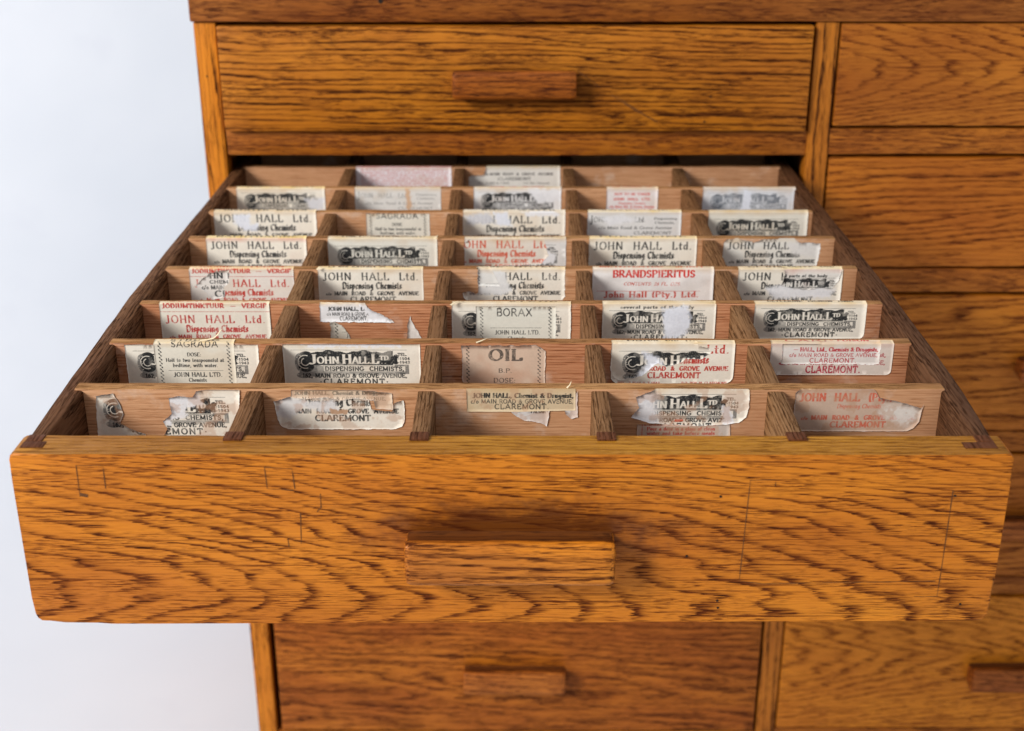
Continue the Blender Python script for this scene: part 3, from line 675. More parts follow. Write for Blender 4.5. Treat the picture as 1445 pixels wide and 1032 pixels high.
def k_drug(L, col=BLK, x0=.06, x1=.95, y=(4.2, 8.2, 12.1), caps=(2.4, 2.3, 2.9), l1='JOHN HALL, Chemist & Druggist,', fold=None, mid='bold'):
    c = L.layer(col)
    if fold: L.t(c, fold, .12, .88, -2.8, 2.6, 'bold', .2)
    L.t(c, l1, x0+.02, x1, y[0], caps[0], 'bold', .10); L.t(c, 'c/o MAIN ROAD & GROVE AVENUE,', x0, x1, y[1], caps[1], 'sansb' if mid == 'sansb' else 'sans', .12)
    L.t(c, 'CLAREMONT.', x0+.20*(x1-x0)+.03, x1-.27*(x1-x0)+.03, y[2], caps[2], 'sans' if mid != 'sansb' else 'sansb', .16)
def k_spirit(L):
    c = L.layer((.62, .02, .012)); L.t(c, 'BRANDSPIERITUS', .17, .84, 5.4, 4.9, 'bold', .14); L.t(c, 'METHYLATED   SPIRIT', .06, .92, -2.2, 3.2, 'bold', .14)
    c = L.layer((.58, .06, .035)); L.t(c, 'CONTENTS: 26 FL. OZS.', .26, .73, 11.4, 2.3, 'ital', .12); L.rule(c, .04, .89, 15.6, .16); L.t(c, 'John Hall (Pty.) Ltd.', .1, .88, 20.0, 4.0, 'bold', .16)
def k_small(L, fold=None, dy=0.):
    c = L.layer(tuple(q+.05 for q in BLK))
    if fold: L.t(c, fold, .15, .85, -3., 2.6, 'roman', .16)
    L.t(c, 'J', .03, .06, dy+9.2, 6.4, 'thin', .1); L.t(c, 'OHN  HALL  Ltd.', .07, .62, dy+7.8, 4.0, 'thin', .16)
    L.t(c, 'Dispensing', .71, .95, dy+5.9, 1.9, 'roman', .1); L.t(c, 'Chemists,', .72, .93, dy+9.2, 1.9, 'roman', .1)
    L.t(c, 'c/o Main Road & Grove Avenue', .12, .90, dy+13.6, 2.2, 'roman', .1); L.t(c, 'CLAREMONT', .5, .9, dy+18., 2.4, 'roman', .12)
def k_dense(L):
    c = L.layer((.60, .22, .20)); rnd = random.Random(3)
    L.rule(c, .02, .98, -.1, .3)
    for i in range(9):
        words = ' '.join(''.join(rnd.choice('aeinorstldcmu') for _ in range(rnd.randint(2, 8))) for _ in range(12))
        L.t(c, words[:58], .05, .96 if i != 8 else .6, 3.0+i*2.4, 1.8, 'roman', .06)

def label_mesh(L, polys, layer, lift, torn_top=True, bulge=.35, label=None, rough_edges=()):
    """paper cut to the torn outline(s), printed, folded over the divider's top edge"""
    rng = L.rng
    H, W = L.H, L.W
    base = np.empty((H, W, 3)); base[:] = L.paper
    n1 = fnoise(H, W, 60, rng)[..., None]; n2 = fnoise(H, W, 7, rng, 2)[..., None]; n3 = fnoise(H, W, 160, rng)[..., None]
    base *= 1+.12*(n1-.5)+.09*(n2-.5)
    st = np.array(L.stain if hasattr(L, 'stain') else (.60, .40, .20))
    yy = np.mgrid[0:H, 0:W][0][..., None]/PPM-FLAP
    edge = np.clip(1-(yy+.2)/(1.5+4*n3), 0, 1)
    a_ = np.clip(edge*(.15+1.0*n1)+np.clip((n3-.60)*3, 0, .35)*getattr(L, 'dirt', .8), 0, .8)
    fold = (yy < -.2)
    a_ = np.where(fold, np.clip(.30+.6*n1, 0, .85), a_*.7)
    fc = np.array(getattr(L, 'foldcol', (.62, .42, .17)))
    base = base*(1-a_)+np.where(fold, fc, st)*a_
    pcol = base.copy()
    wear = np.clip((fnoise(H, W, 26, rng)-.28)*6, 0, 1)*.28+.72; specks = fnoise(H, W, 3.2, rng, 2)
    inkw = wear*np.clip((specks-.15)*5, getattr(L, 'solid', .35), 1)*getattr(L, 'inkamt', .99)
    for c, col in L.ink:
        cc = (c*inkw)[..., None]
        base = base*(1-cc)+(pcol if isinstance(col, str) else np.array(col))*cc
    X, Y = np.meshgrid(np.arange(W)/PPM, np.arange(H)/PPM-FLAP)
    for pl, pc, soft in L.peels:             # layers peeled to white fibre
        d = poly_sd(X, Y, pl)+(fnoise(H, W, 14, rng, 3)-.5)*3.2+(fnoise(H, W, 4, rng, 2)-.5)*1.2
        m_ = np.clip(.5-d/soft, 0, 1)[..., None]*.93
        tex = np.array(pc)*(1+.16*(fnoise(H, W, 10, rng)-.5))[..., None]
        base = base*(1-m_)+tex*m_
    if L.k == 0 or getattr(L, 'thin', 0):        # soaked, worn thin: the wood shows through
        tn = np.clip((fnoise(H, W, 45, rng, 4)-.50)*4, 0, .42)[..., None]
        base = base*(1-tn)+np.array((.52, .29, .17))*tn
    outl = []
    for pl, torn in polys:
        if torn:
            d = np.abs(poly_sd(X, Y, pl)); m_ = np.clip(1-d/(.3+.6*fnoise(H, W, 9, rng)), 0, 1)[..., None]*.28
            m_ = m_*(Y[..., None] > .1)
            base = base*(1-m_)+np.array((.86, .85, .85))*m_
        outl.append(rough_outline(pl, .30 if (torn is True and L.k == 0) else torn, L.seed+len(outl)))
    base = np.clip(base, 0, 1)
    srgb = np.where(base < .0031308, base*12.92, 1.055*base**(1/2.4)-.055)
    img = bpy.data.images.new('label_print', W, H, alpha=False); px = np.ones((H, W, 4), np.float32); px[..., :3] = srgb[::-1]
    img.pixels.foreach_set(px.ravel()); img.update(); img.pack()
    t = NT('label_paper'); im = t.n('ShaderNodeTexImage'); im.image = img; im.interpolation = 'Cubic'
    uvn = t.n('ShaderNodeUVMap'); uvn.uv_map = 'uv'; t.l(uvn.outputs[0], im.inputs[0])
    bs = t.n('ShaderNodeBsdfPrincipled'); t.l(im.outputs[0], bs.inputs['Base Color']); bs.inputs['Roughness'].default_value = .62
    bs.inputs['Specular IOR Level'].default_value = .3
    tcn = t.n('ShaderNodeTexCoord'); nz = t.noise(tcn.outputs['Object'], 900, 3, .6); bp = t.n('ShaderNodeBump'); bp.inputs['Strength'].default_value = .25
    bp.inputs['Distance'].default_value = .0003; t.l(nz, bp.inputs['Height']); t.l(bp.outputs[0], bs.inputs['Normal']); t.l(bs.outputs[0], t.out.inputs[0])
    bm = bmesh.new(); uv = bm.loops.layers.uv.new('uv'); par = ROWS[L.k]; org = Vector(((L.X0+L.X1)/2, L.y, -.01)); yface = YF[L.k]
    def pos(x, tt, off):
        if tt >= 0:
            return Vector((L.X0+x/1000, yface-.0004-off, .0004-tt/1000))
        return Vector((L.X0+x/1000, yface-.0004-tt/1000, .0010+off))
    for ol in outl:
        if len(ol) < 3: continue
        xs = [p[0] for p in ol]; ys = [p[1] for p in ol]
        pts = [Vector(p) for p in ol]; n0 = len(pts)
        gx = np.arange(min(xs)+1.2, max(xs)-.6, 3.2); gy = np.arange(min(ys)+1.0, max(ys)-.6, 2.6)
        if min(ys) < -.5: gy = np.append(gy, [0.0, .35, -.35])
        GX, GY = np.meshgrid(gx, gy) if len(gx) and len(gy) else (np.zeros((0,)), np.zeros((0,)))
        if GX.size:
            dd = poly_sd(GX, GY, ol)
            for a__, b__, d_ in zip(GX.ravel(), GY.ravel(), dd.ravel()):
                if d_ < -.5: pts.append(Vector((a__, b__)))
        edges = [(i, (i+1) % n0) for i in range(n0)]
        vs, es, fs, *_ = geometry.delaunay_2d_cdt(pts, edges, [list(range(n0))], 1, 1e-5)
        V = []
        for v in vs:
            nz_ = noise.noise(Vector((v.x*.09+L.X0*90, v.y*.13, L.k*3.3)))*.5+.5
            V.append(bm.verts.new(pos(v.x, v.y, (lift*.42+bulge*(1 if bulge > .5 else .28)*nz_*(1 if v.y > 1 else .3))/1000)-org))
        for f_ in fs:
            try: fc_ = bm.faces.new([V[i] for i in f_])
            except ValueError: continue
            fc_.smooth = True
            for lp, i in zip(fc_.loops, f_): lp[uv].uv = (vs[i].x/L.w, 1-(vs[i].y+FLAP)/(L.h+FLAP))
        # rim
        for e in [e for e in bm.edges if len(e.link_faces) == 1]:
            f0 = e.link_faces[0]; a__, b__ = e.verts
            if a__.tag or b__.tag: pass
        rim = [e for e in bm.edges if len(e.link_faces) == 1 and not e.tag]
        cache = {}
        for e in rim:
            q = []
            for v in e.verts:
                if v not in cache:
                    wp = v.co+org; top = wp.z > .0005
                    cache[v] = bm.verts.new(v.co+(Vector((0, 0, -.00009)) if top else Vector((0, .00009, 0))))
                q.append(cache[v])
            f0 = e.link_faces[0]; luv = {l.vert: l[uv].uv.copy() for l in f0.loops}
            nf = bm.faces.new((e.verts[0], e.verts[1], q[1], q[0]))
            for lp in nf.loops:
                src = e.verts[0] if lp.vert in (e.verts[0], q[0]) else e.verts[1]; lp[uv].uv = luv[src]
        for e in bm.edges:
            if len(e.link_faces) == 1: e.tag = True
    me = bpy.data.meshes.new('paper_label'); bm.to_mesh(me); bm.free()
    o = link('paper_label', me, t.m, par, org, label)
    return o
def poly_sd(X, Y, pl):
    """signed distance to polygon, negative inside"""
    d = np.full(X.shape, 1e9); ins = np.zeros(X.shape, bool); n = len(pl)
    for i in range(n):
        (x0, y0), (x1, y1) = pl[i], pl[(i+1) % n]
        dx, dy = x1-x0, y1-y0; L_ = dx*dx+dy*dy+1e-12
        t_ = np.clip(((X-x0)*dx+(Y-y0)*dy)/L_, 0, 1)
        d = np.minimum(d, np.hypot(X-x0-t_*dx, Y-y0-t_*dy))
        cnd = ((y0 > Y) != (y1 > Y)) & (X < dx*(Y-y0)/(dy if abs(dy) > 1e-9 else 1e-9)+x0); ins ^= cnd
    return np.where(ins, -d, d)
def rough_outline(pl, torn, seed):
    out = []; n = len(pl); amp = (.5 if torn is True else torn) if torn else .10; step = .8 if torn else 2.5
    for i in range(n):
        (x0, y0), (x1, y1) = pl[i], pl[(i+1) % n]; ln = math.hypot(x1-x0, y1-y0); m_ = max(1, int(ln/step))
        for j in range(m_):
            a_ = j/m_; x, y = x0+(x1-x0)*a_, y0+(y1-y0)*a_
            nv = noise.noise_vector(Vector((x*.9, y*.9, seed))); n2 = noise.noise_vector(Vector((x*.25, y*.25, seed+5)))
            out.append((x+nv.x*amp+n2.x*amp*1.1, y+nv.y*amp+n2.y*amp*1.1 if abs(y) > .3 else y))
    return out
def rbox(L, flap=0., top=0., bot=None, r=3.5):
    """default outline: top strip folded over by flap mm, rounded bottom corners"""
    h = L.h-.3 if bot is None else bot; w_ = L.w-.15; y0 = -flap if flap else top
    pl = [(.15, y0), (w_, y0)]
    if flap > 0: pl += [(w_, 0.)]
    pl += [(w_, h-r)]+[(w_-r+r*math.cos(a), h-r+r*math.sin(a)) for a in (.39, .79, 1.18)]+[(w_-r, h), (r, h)]
    pl += [(r-r*math.sin(a), h-r+r*math.cos(a)) for a in (.39, .79, 1.18)]+[(.15, h-r)]
    if flap > 0: pl += [(.15, 0.)]
    return pl
def flaptop(L, pts):
    """outline from explicit photo pixels"""
    return [L.P(*p) for p in pts]
W_ = (.84, .84, .87); PEELB = (.80, .83, .92)
def shift_fold(L, y): return y

# ---- row 1 (nearest the front)
L = Lab(0, 124, 338, 36); k_logo(L, dy=.5)
label_mesh(L, [(flaptop(L, [(135, 560), (160, 556), (169, 572), (174, 586), (170, 598), (183, 606), (206, 614), (210, 640), (140, 640)]), True)], 0, .10)
L.peels = [(flaptop(L, [(236, 556), (276, 548), (288, 572), (262, 578), (262, 590), (246, 590), (240, 600), (226, 600)]), W_, 1.5)]
label_mesh(L, [(flaptop(L, [(238, 563), (252, 560), (272, 562), (277, 553), (290, 550), (337, 550), (337, 640), (222, 640), (236, 606), (230, 595), (243, 585)]), True)], 0, .10)
L = Lab(0, 388, 570, 24.5); k_standard(L, dy=-4.0, tel=False)
L.peels = [(flaptop(L, [(388, 575), (400, 560), (440, 568), (470, 566), (478, 580), (455, 583), (430, 575), (410, 590), (392, 588)]), (.74, .72, .72), 2.), (flaptop(L, [(466, 578), (490, 578), (490, 585), (466, 585)]), (.50, .30, .18), .8)]
pl = flaptop(L, [(386, 568), (412, 560), (520, 562), (524, 579), (553, 582), (556, 570), (569, 566), (571, 582)])+[(L.w-.3, 19), (L.w-2, 22.5), (L.w-6, 24), (6, 24), (2, 22), (.4, 18)]
label_mesh(L, [(pl, True)], 0, .08)
L = Lab(0, 408, 556, 12, paper=(.72, .56, .42)); k_drug(L, x0=.03, x1=.92, y=(2.9, 6.2, 10.2), caps=(2.1, 1.9, 2.2)); L.inkamt = .75
label_mesh(L, [(flaptop(L, [(410, 551), (500, 551), (528, 553), (553, 556), (555, 579), (530, 578), (527, 566), (500, 563), (480, 566), (460, 562), (432, 564), (410, 562)]), True)], 1, 0.30, bulge=.15)
L = Lab(0, 658, 812, 15.5, paper=(.66, .52, .34)); k_drug(L, x0=.04, x1=.98, y=(4.6, 8.0, 11.4), caps=(2.7, 2.4, 2.9)); L.stain = (.5, .3, .12)
label_mesh(L, [(flaptop(L, [(658, 549), (812, 549), (812, 580), (735, 582), (659, 582)]), False)], 1, 0.30, bulge=.15)
L = Lab(0, 712, 816, 30, paper=(.70, .66, .64)); c = L.layer(BLK); L.t(c, 'FALSAR', .36, .56, 14.0, 1.5, 'bold', .1)
label_mesh(L, [(flaptop(L, [(716, 578), (776, 579), (772, 603), (762, 598), (752, 596), (740, 594), (728, 588)]), True), (flaptop(L, [(796, 578), (815, 553), (815, 590), (806, 592), (798, 586)]), True)], 0, .08, bulge=.1)
L = Lab(0, 862, 1059, 27); k_logo(L, dy=-1.0)
L.peels = [(flaptop(L, [(880, 545), (925, 556), (930, 600), (880, 620)]), (.80, .79, .82), 6.), (flaptop(L, [(1030, 574), (1036, 612), (1020, 612), (1018, 574)]), W_, 1.4)]
pl = flaptop(L, [(897, 562), (925, 549), (1058, 550), (1057, 574)])+[(L.w-1.2, 16.5), (L.w-5, 19.5), (L.w-12, 21)]+flaptop(L, [(985, 602), (948, 600), (915, 598), (890, 590), (902, 576)])
label_mesh(L, [(pl, True)], 0, .25)
L = Lab(0, 898, 1032, 36, paper=(.62, .47, .38)); c = L.layer(RED); L.t(c, 'DIRECTIONS   FOR   USE', .1, .86, 21.6, 1.9, 'bold', .14)
for i, s_ in enumerate(('Pour a dose in a glass of clean', 'water and take before meals', 'or as directed by physician')): L.t(c, s_, .13, .85, 24.6+i*2.7, 2.1, 'roman', .1)
L.rect(c, .075*L.w, 19.5, .075*L.w+.35, 36); L.rect(c, .905*L.w, 19.5, .905*L.w+.35, 36)
L.peels = [(flaptop(L, [(1012, 592), (1040, 592), (1040, 640), (1018, 640)]), (.62, .55, .50), 1.)]
label_mesh(L, [(flaptop(L, [(899, 600), (1030, 600), (1031, 640), (898, 640)]), False)], 0, .05, bulge=.08)
L = Lab(0, 930, 985, 27, paper=(.66, .44, .34)); c = L.layer(ORED)
for i, s_ in enumerate(('Store in', 'One Tea spoonful in', 'warm Soda water', 'Pepper mint water')): L.t(c, s_, .05, .98, 9.0+i*3.4, 2.0, 'bold', .1)
label_mesh(L, [(flaptop(L, [(950, 563), (957, 566), (968, 592), (985, 602), (932, 603), (940, 580)]), True)], 1, 0.30, bulge=.1)
L = Lab(0, 1121, 1304, 25.5, paper=(.60, .44, .34)); k_standard(L, ORED, pty=True, dy=-.3); L.inkamt = .85; L.dirt = 1.5; L.stain = (.38, .17, .08)
L.peels = [(flaptop(L, [(1250, 572), (1290, 575), (1302, 590), (1275, 600), (1240, 585)]), (.80, .75, .70), 5.)]
pl = flaptop(L, [(1122, 556), (1130, 549), (1236, 551), (1240, 562), (1262, 567), (1280, 571), (1300, 577), (1303, 572)])+[(L.w-.6, 19), (L.w-3, 23), (L.w-7, 25), (7, 25), (3, 24), (.8, 20)]
label_mesh(L, [(pl, True)], 0, .15)
# ---- row 2
L = Lab(1, 175, 364, 34); k_logo(L, dy=.8); label_mesh(L, [(rbox(L, 0, .6), .2)], 0, .10)
L = Lab(1, 216, 330, 36, paper=(.78, .74, .64)); k_dose(L, 'SAGRADA', 3.7, ty=2.0, fold='STRONG'); label_mesh(L, [(rbox(L, 5.5, r=.4), False)], 1, 0.30, label='ivory label headed SAGRADA with dotted side borders')
L = Lab(1, 398, 593, 30); k_logo(L, dy=0.); L.peels = [(flaptop(L, [(420, 484), (560, 484), (565, 491), (500, 490), (440, 492)]), W_, 1.)]
label_mesh(L, [(rbox(L, 0, .3, bot=29.5), False)], 0, .10)
L = Lab(1, 651, 770, 36, paper=(.68, .50, .38)); k_dose(L, 'OIL', 7.0, 'oil', style='bold', ty=10.6, tw=(.33, .72)); L.dirt = 1.5; L.stain = (.48, .20, .10); L.inkamt = .85
label_mesh(L, [([(.2, 1.2), (L.w-6, .8), (L.w-.2, 4.4), (L.w, 36), (0.5, 36)], True)], 0, .10, label='pink-stained label with the word OIL')
L = Lab(1, 863, 1038, 26); k_standard(L, RED, tel=True, dy=-1.6); label_mesh(L, [(rbox(L, 4.5, r=5), False)], 0, .10)
L = Lab(1, 862, 1060, 26); k_logo(L, dy=.6, fold='CASTOR  OIL  (TASTELESS)'); L.peels = [(flaptop(L, [(908, 498), (930, 505), (938, 520), (930, 542), (900, 530), (912, 515)]), PEELB, 3.), (flaptop(L, [(975, 512), (1005, 505), (1010, 530), (960, 530)]), W_, 2.)]
label_mesh(L, [(flaptop(L, [(866, 488)])[:0]+[(.3, 0), (.3, 17), (2, 21), (5, 23.5)]+flaptop(L, [(905, 532), (918, 521), (928, 513), (940, 519), (962, 512), (968, 507), (990, 508), (1003, 500), (1001, 492), (985, 489)])+[(52, -3.8), (8, -4.2)], True)], 1, 0.30, bulge=.2)
L = Lab(1, 1088, 1262, 20.5, paper=(.72, .62, .55)); k_drug(L, (.42, .03, .05), x0=.10, x1=.94, y=(8.2, 13.2, 18.4), caps=(2.6, 2.5, 4.2), mid='sansb', fold='CARBOLIC')
L.t(L.layer((.42, .03, .05)), 'J', .085, .125, 12.6, 7.5, 'bold', .02); L.stain = (.5, .22, .14)
label_mesh(L, [(rbox(L, 5, bot=20., r=3), False)], 0, .10)
L = Lab(1, 1104, 1244, 13.5, paper=(.78, .72, .68)); k_drug(L, (.50, .04, .05), x0=.08, x1=.97, y=(4.6, 8.1, 11.8), caps=(2.5, 2.2, 2.7), l1=' ~ HALL, Ltd., Chemists & Druggists,', fold='  ACIDE - POISON'); L.foldcol = (.60, .36, .15)
label_mesh(L, [([(.2, 0), (22, 0), (27, -5), (L.w-.2, -4.5), (L.w-.2, 0), (L.w-.3, 13.2), (.4, 12.8)], True)], 1, 0.30)
# ---- row 3
L = Lab(2, 224, 380, 33, paper=(.80, .75, .65)); k_standard(L, (.48, .04, .035), title='JODIUMTINKTUUR  ~  VERGIF', fold='JODI        ON', dy=-.8); label_mesh(L, [(rbox(L, 3.5, r=1), False)], 0, .10, label='ivory label printed in red, headed JODIUMTINKTUUR VERGIF')
L = Lab(2, 451, 556, 13, paper=(.80, .79, .80)); k_drug(L, x0=.09, x1=.80, y=(4.4, 7.8, 11.1), caps=(2.5, 2.1, 2.7), l1='JOHN HALL, Ltd., Ch')
L.peels = [(flaptop(L, [(508, 432), (525, 436), (552, 456), (520, 455), (520, 445)]), W_, 1.2)]
label_mesh(L, [(flaptop(L, [(451, 427), (515, 428), (522, 438), (535, 443), (552, 452), (556, 456), (452, 455)]), True)], 1, 0.30)
L = Lab(2, 466, 560, 34, paper=(.76, .72, .62)); k_dose(L, 'SENNA', 3.2, ty=4); label_mesh(L, [(flaptop(L, [(466, 453), (480, 459), (486, 464), (490, 470), (496, 480), (498, 500), (467, 500)]), True)], 0, .08)
L = Lab(2, 560, 600, 34, paper=(.74, .70, .66)); c = L.layer(BLK); L.t(c, 'L', .52, .60, 12, 1.8, 'bold', .1)
label_mesh(L, [(flaptop(L, [(579, 446), (583, 458), (587, 466), (595, 478), (598, 500), (572, 500), (575, 462)]), True)], 0, .08)
L = Lab(2, 637, 806, 33); k_logo(L, dy=1.2, fold='       STONE'); label_mesh(L, [(rbox(L, 3.6, r=1), .2)], 0, .10)
L = Lab(2, 671, 785, 33, paper=(.79, .77, .68)); k_dose(L, 'BORAX', 5.0, 'borax', ty=8.0, tw=(.26, .70)); label_mesh(L, [(rbox(L, 0, 1.4, r=.4), .2)], 1, 0.30, label='ivory label headed BORAX with dotted side borders')
L = Lab(2, 850, 1011, 31); k_logo(L, dy=.8, sub='several parts of the body'); L.peels = [(flaptop(L, [(936, 436), (970, 432), (975, 450), (968, 472), (950, 478), (936, 478)]), PEELB, 2.5)]
label_mesh(L, [(rbox(L, 4.5, r=4), False)], 0, .20, bulge=.6)
L = Lab(2, 1065, 1224, 24.5); k_logo(L, dy=-.6, fold='GLYCERINE  LIGNUM  ISMA'); label_mesh(L, [(rbox(L, 4.8, r=4), False)], 0, .15)
# ---- row 4
L = Lab(3, 266, 414, 33, paper=(.80, .74, .68)); k_standard(L, RED, title='JODIUMTINKTUUR  ~  VERGIF', fold='IODINE  -  POISON', dy=-1.2); L.foldcol = (.75, .42, .06)
label_mesh(L, [(rbox(L, 4.5, r=1), False)], 0, .10)
L = Lab(3, 276, 330, 30, paper=(.78, .74, .70)); c = L.layer(BLK); L.t(c, 'HN H', .35, .98, 6.4, 4.0, 'bold', .12); L.t(c, 'CHEMIS', .34, .98, 10.2, 2.3, 'sansb', .14); L.t(c, 'c/o MAIN R', .12, .86, 14.4, 2.6, 'sansb', .1); L.t(c, 'CL', .45, .8, 20.0, 4.4, 'bold', .14)
label_mesh(L, [(flaptop(L, [(284, 396), (296, 386), (322, 381), (324, 400), (316, 406), (318, 420), (300, 424), (290, 412), (277, 404)]), True)], 1, 0.30)
L = Lab(3, 448, 597, 24.5); k_standard(L, fold='Liquid Extract of  WINE.', dy=.2, tel=False); L.foldcol = (.68, .45, .10); label_mesh(L, [(rbox(L, 4.8, bot=24.2, r=2.5), False)], 0, .12, label='clean white label printed JOHN HALL Ltd. in black')
L = Lab(3, 652, 798, 26); k_standard(L, fold='ROSE  WATER', dy=.2, tel=False); L.peels = [(flaptop(L, [(690, 384), (712, 384), (716, 396), (722, 412), (700, 418), (664, 415), (652, 408), (690, 404)]), (.80, .80, .80), 2.)]
pl = [(11, -4.5), (L.w-.3, -4.5), (L.w-.3, 0), (L.w-.3, 20), (L.w-4, 24.6), (6, 24.6), (1.2, 21), (.4, 17.5), (5, 16.0), (9, 18), (11, 17)]
label_mesh(L, [(pl, True)], 0, .10)
L = Lab(3, 672, 712, 20, paper=(.80, .79, .76)); c = L.layer(BLK); borders(L, c); c[:, int(.5*L.W):] = 0; L.rule(c, .3, .8, 10.5, .12)
label_mesh(L, [(flaptop(L, [(673, 377), (690, 377), (700, 392), (706, 405), (690, 404), (675, 404)]), True)], 1, 0.30)
L = Lab(3, 836, 1008, 30, paper=(.82, .78, .76)); k_spirit(L); L.dirt = .2; label_mesh(L, [(rbox(L, 3.6, r=.5), False)], 0, .3, bulge=1.3, label='puffed white label headed BRANDSPIERITUS in red')
L = Lab(3, 1042, 1190, 25.5); k_standard(L, fold='Liquid Extract', dy=.2, tel=False); L.peels = [(flaptop(L, [(1080, 408), (1110, 400), (1180, 408), (1170, 420), (1090, 422)]), W_, 2.5)]
label_mesh(L, [(rbox(L, 4.8, bot=24.6, r=3), False)], 0, .12)
L = Lab(3, 1070, 1192, 22, paper=(.80, .77, .72)); k_logo(L, dy=3.3, sub='several parts of the body', fold='      OLIVE  OIL'); L.foldcol = (.70, .48, .12); L.stain = (.5, .15, .06)
u = L.w
label_mesh(L, [([(.27*u, -4.6), (.96*u, -4.4), (.97*u, 0), (.93*u, 9), (.86*u, 14), (.70*u, 13.2), (.6*u, 15), (.42*u, 13.6), (.28*u, 12), (.31*u, 4)], True)], 1, 0.30, bulge=.7)
# ---- row 5
L = Lab(4, 290, 432, 26); k_standard(L, fold='NAPHTHALINE', dy=-.2, tel=False); L.foldcol = (.74, .47, .05); L.stain = (.62, .20, .10); label_mesh(L, [(rbox(L, 6.2, r=1), False)], 0, .12)
L = Lab(4, 462, 617, 27, paper=(.78, .76, .68)); k_logo(L, dy=1.6, fold='TINCT.  ANTIPHLOGIST.'); label_mesh(L, [(rbox(L, 5., r=1), False)], 0, .12)
L = Lab(4, 640, 786, 26, paper=(.79, .72, .64)); k_standard(L, ORED, dy=-1.0, tel=False); L.w
label_mesh(L, [(flaptop(L, [(655, 344), (665, 336), (765, 335), (770, 345), (774, 362), (762, 374), (700, 376), (700, 395), (657, 395)]), True)], 1, 0.30)
L = Lab(4, 655, 799, 26, paper=(.74, .72, .70)); k_logo(L, dy=1.0, fold='      Spirit of Nitre'); L.peels = [(flaptop(L, [(765, 352), (785, 360), (780, 372), (762, 372)]), W_, 1.5)]
label_mesh(L, [(rbox(L, 4., r=1), .2)], 0, .08)
L = Lab(4, 831, 984, 26); k_standard(L, fold='PURE  LIME', dy=-.1, tel=False); L.foldcol = (.70, .45, .08); label_mesh(L, [(rbox(L, 5.5, r=1), False)], 0, .12)
L = Lab(4, 1021, 1159, 26, paper=(.79, .76, .70)); k_standard(L, dy=.3, tel=False); L.peels = [(flaptop(L, [(1110, 345), (1160, 340), (1160, 366), (1120, 360)]), (.76, .74, .72), 3.)]
label_mesh(L, [([(.3, 3.), (2, .4), (11, -.2), (22, 2.6), (30, .2), (52, -.2), (56, 2.6), (64, 2.8), (L.w-.4, 3.6), (L.w-.3, 12), (L.w-3, 26), (.5, 26)], True)], 0, .12)
# ---- row 6
L = Lab(5, 301, 446, 27); k_standard(L, fold='DISTILLED  WATER', dy=-.6, tel=False); L.peels = [(flaptop(L, [(330, 304), (352, 303), (354, 322), (346, 326), (330, 316)]), PEELB, 2.), (flaptop(L, [(345, 318), (365, 316), (362, 326), (345, 326)]), PEELB, 2.)]
label_mesh(L, [(rbox(L, 6., r=1), .2)], 0, .12)
L = Lab(5, 516, 606, 27, paper=(.76, .72, .63)); k_dose(L, 'SAGRADA', 4.2, ty=5.0, tw=(.16, .82)); L.stain = (.55, .36, .18); label_mesh(L, [(rbox(L, 0, .8, r=.5), .2)], 0, .12)
L = Lab(5, 653, 798, 27); k_standard(L, dy=.4, tel=False, fold='  ROSE  WATER'); L.foldcol = (.72, .60, .42)
L.peels = [(flaptop(L, [(696, 299), (716, 299), (722, 320), (702, 318)]), PEELB, 2.), (flaptop(L, [(736, 300), (780, 298), (790, 305), (745, 306)]), W_, 1.2), (flaptop(L, [(655, 305), (690, 300), (700, 316), (660, 318)]), (.66, .66, .70), 3.)]
label_mesh(L, [(rbox(L, 6., r=1), .2)], 0, .12)
L = Lab(5, 829, 962, 27, paper=(.76, .75, .74)); k_small(L, fold='SWEET  OIL'); L.foldcol = (.74, .50, .10); L.peels = [(flaptop(L, [(848, 308), (880, 304), (900, 312), (860, 318)]), W_, 3.)]
label_mesh(L, [(rbox(L, 5.5, r=1), .2)], 0, .12)
L = Lab(5, 1000, 1141, 27, paper=(.77, .73, .64)); k_logo(L, dy=1.8); label_mesh(L, [(rbox(L, 5., r=1), False)], 0, .12)
# ---- row 7
L = Lab(6, 333, 458, 25); k_logo(L, dy=.2, fold='OIL  OF  MINT'); L.foldcol = (.70, .46, .06); L.peels = [(flaptop(L, [(430, 282), (458, 280), (456, 297), (438, 296)]), (.72, .73, .78), 3.)]
label_mesh(L, [(rbox(L, 4.6, r=1), False)], 0, .12)
L = Lab(6, 500, 622, 25, paper=(.74, .72, .69)); k_small(L, fold='Liquid Paraffin'); L.inkamt = .6; L.peels = [(flaptop(L, [(572, 266), (578, 266), (580, 297), (574, 297)]), (.66, .42, .26), 1.)]
label_mesh(L, [(rbox(L, 4.2, r=1), .2)], 0, .12)
L = Lab(6, 668, 792, 25, paper=(.83, .82, .82)); k_logo(L, dy=-.3); L.peels = [(flaptop(L, [(745, 268), (792, 268), (792, 284), (760, 288), (750, 278)]), W_, 2.)]; c = L.layer(RED); L.t(c, 'GUM  OF  MYRRH', .2, .8, -2.8, 2.6, 'bold', .14)
label_mesh(L, [(rbox(L, 4.6, r=1), .2)], 0, .15)
L = Lab(6, 856, 929, 21, paper=(.82, .75, .74)); c = L.layer((.66, .12, .10)); L.t(c, 'NOT TO BE TAKEN', .16, .84, 5.6, 1.9, 'bold', .14); L.t(c, 'JOHN  HALL  LTD.', .14, .86, 10.0, 2.1, 'bold', .14)
L.t(c, 'Dispensing Chemists', .24, .76, 13.4, 1.8, 'roman', .1); L.t(c, 'c/o Main Rd. & Grove Avenue', .06, .94, 16.4, 1.8, 'bold', .1); L.t(c, 'CLAREMONT', .1, .9, 19.4, 1.9, 'bold', .1); L.t(c, 'FOR  EXTERNAL  USE', .12, .88, -2.6, 2.2, 'bold', .1)
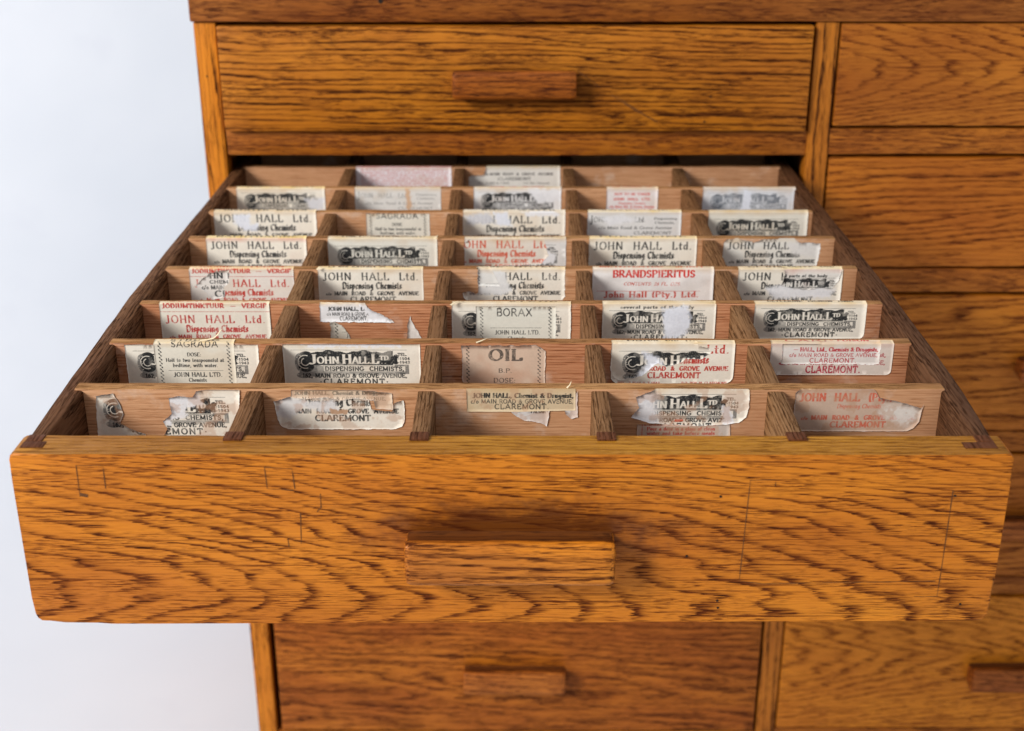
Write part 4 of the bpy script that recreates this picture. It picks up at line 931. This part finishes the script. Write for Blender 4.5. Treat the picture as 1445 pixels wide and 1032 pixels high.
label_mesh(L, [(rbox(L, 4.2, bot=20.6, r=3), False)], 0, .15)
L = Lab(6, 992, 1123, 25, paper=(.76, .78, .83)); k_logo(L, dy=.2, col=(.09, .11, .14)); L.inkamt = .8; L.peels = [(flaptop(L, [(1050, 270), (1060, 270), (1058, 296), (1046, 296)]), PEELB, 1.5)]
label_mesh(L, [(rbox(L, 3.6, r=1), .2)], 0, .15)
# ---- row 8 (against the chest)
L = Lab(7, 502, 637, 22, paper=(.82, .76, .80)); k_dense(L); L.foldcol = (.5, .12, .08); label_mesh(L, [(rbox(L, 1.5, r=.5), .2)], 0, .12, label='white label covered in small pinkish-red print')
L = Lab(7, 661, 791, 22, paper=(.78, .75, .70)); c = L.layer((.10, .09, .09)); L.t(c, 'c/o MAIN  ROAD  &  GROVE  AVENUE', .16, .92, 7.0, 2.2, 'bold', .12); L.t(c, 'CLAREMONT', .32, .68, 11.6, 2.8, 'roman', .12)
L.t(c, 'TEL. 7-1504 & 7-1943', .10, .44, 15.0, 1.6, 'roman', .1); L.t(c, 'P.O. Box, Claremont', .6, .88, 15.0, 1.6, 'roman', .1); L.foldcol = (.66, .46, .16)
label_mesh(L, [([(.3, 9), (3, 7.4), (14, 7), (15, 0), (17, -4), (L.w-.3, -4), (L.w-.3, 0), (L.w-.3, 22), (.3, 22)], True)], 0, .15)

# ---- slivers of paper and wood curling off the divider tops
M['sliver'] = plain('paper_sliver', (.74, .62, .42), .8, .2, 500)
def sliver(k, pts, wd=.0007, name='paper_sliver'):
    """pts: (photo x, photo y, height mm) along the curl"""
    P = []
    for px, py, hz in pts:
        q = un(px, py, 2, .0012+hz/1000); P.append(Vector(q))
    c = P[0].copy(); bm = bmesh.new(); prev = None
    for i, p in enumerate(P):
        d = (P[min(i+1, len(P)-1)]-P[max(i-1, 0)]).normalized(); sd = d.cross(Vector((0, -.3, 1))).normalized()*wd*(1-.75*i/(len(P)-1))
        up = Vector((0, 0, .00012))
        cur = [bm.verts.new(v-c) for v in (p-sd, p+sd+Vector((0, 0, .0002)), p+sd+up*3, p-sd+up)]
        if prev:
            for j in range(4): bm.faces.new((prev[j], prev[(j+1) % 4], cur[(j+1) % 4], cur[j]))
        else: bm.faces.new(cur)
        prev = cur
    bm.faces.new(prev[::-1])
    link(name, bm_mesh(bm, name, True), M['sliver'], ROWS[k], c)
sliver(1, [(282, 481, 0), (292, 480, .3), (301, 478, 1.2), (307, 473, 3.0), (311, 467, 4.6), (314, 465, 5.2)], .0009)
sliver(1, [(672, 484, 0), (680, 481, .8), (687, 478, 1.4), (693, 480, .4)], .0007)
sliver(0, [(800, 548, 0), (804, 544, 1.2), (806, 539, 2.4)], .0006)
sliver(2, [(636, 431, 0), (643, 427, 1.0), (655, 426, .6)], .0009)
sliver(4, [(612, 338, 0), (616, 334, 1.6), (618, 332, 2.2)], .0007)
sliver(3, [(447, 381, 0), (451, 377, 1.6), (455, 378, .6)], .0008)
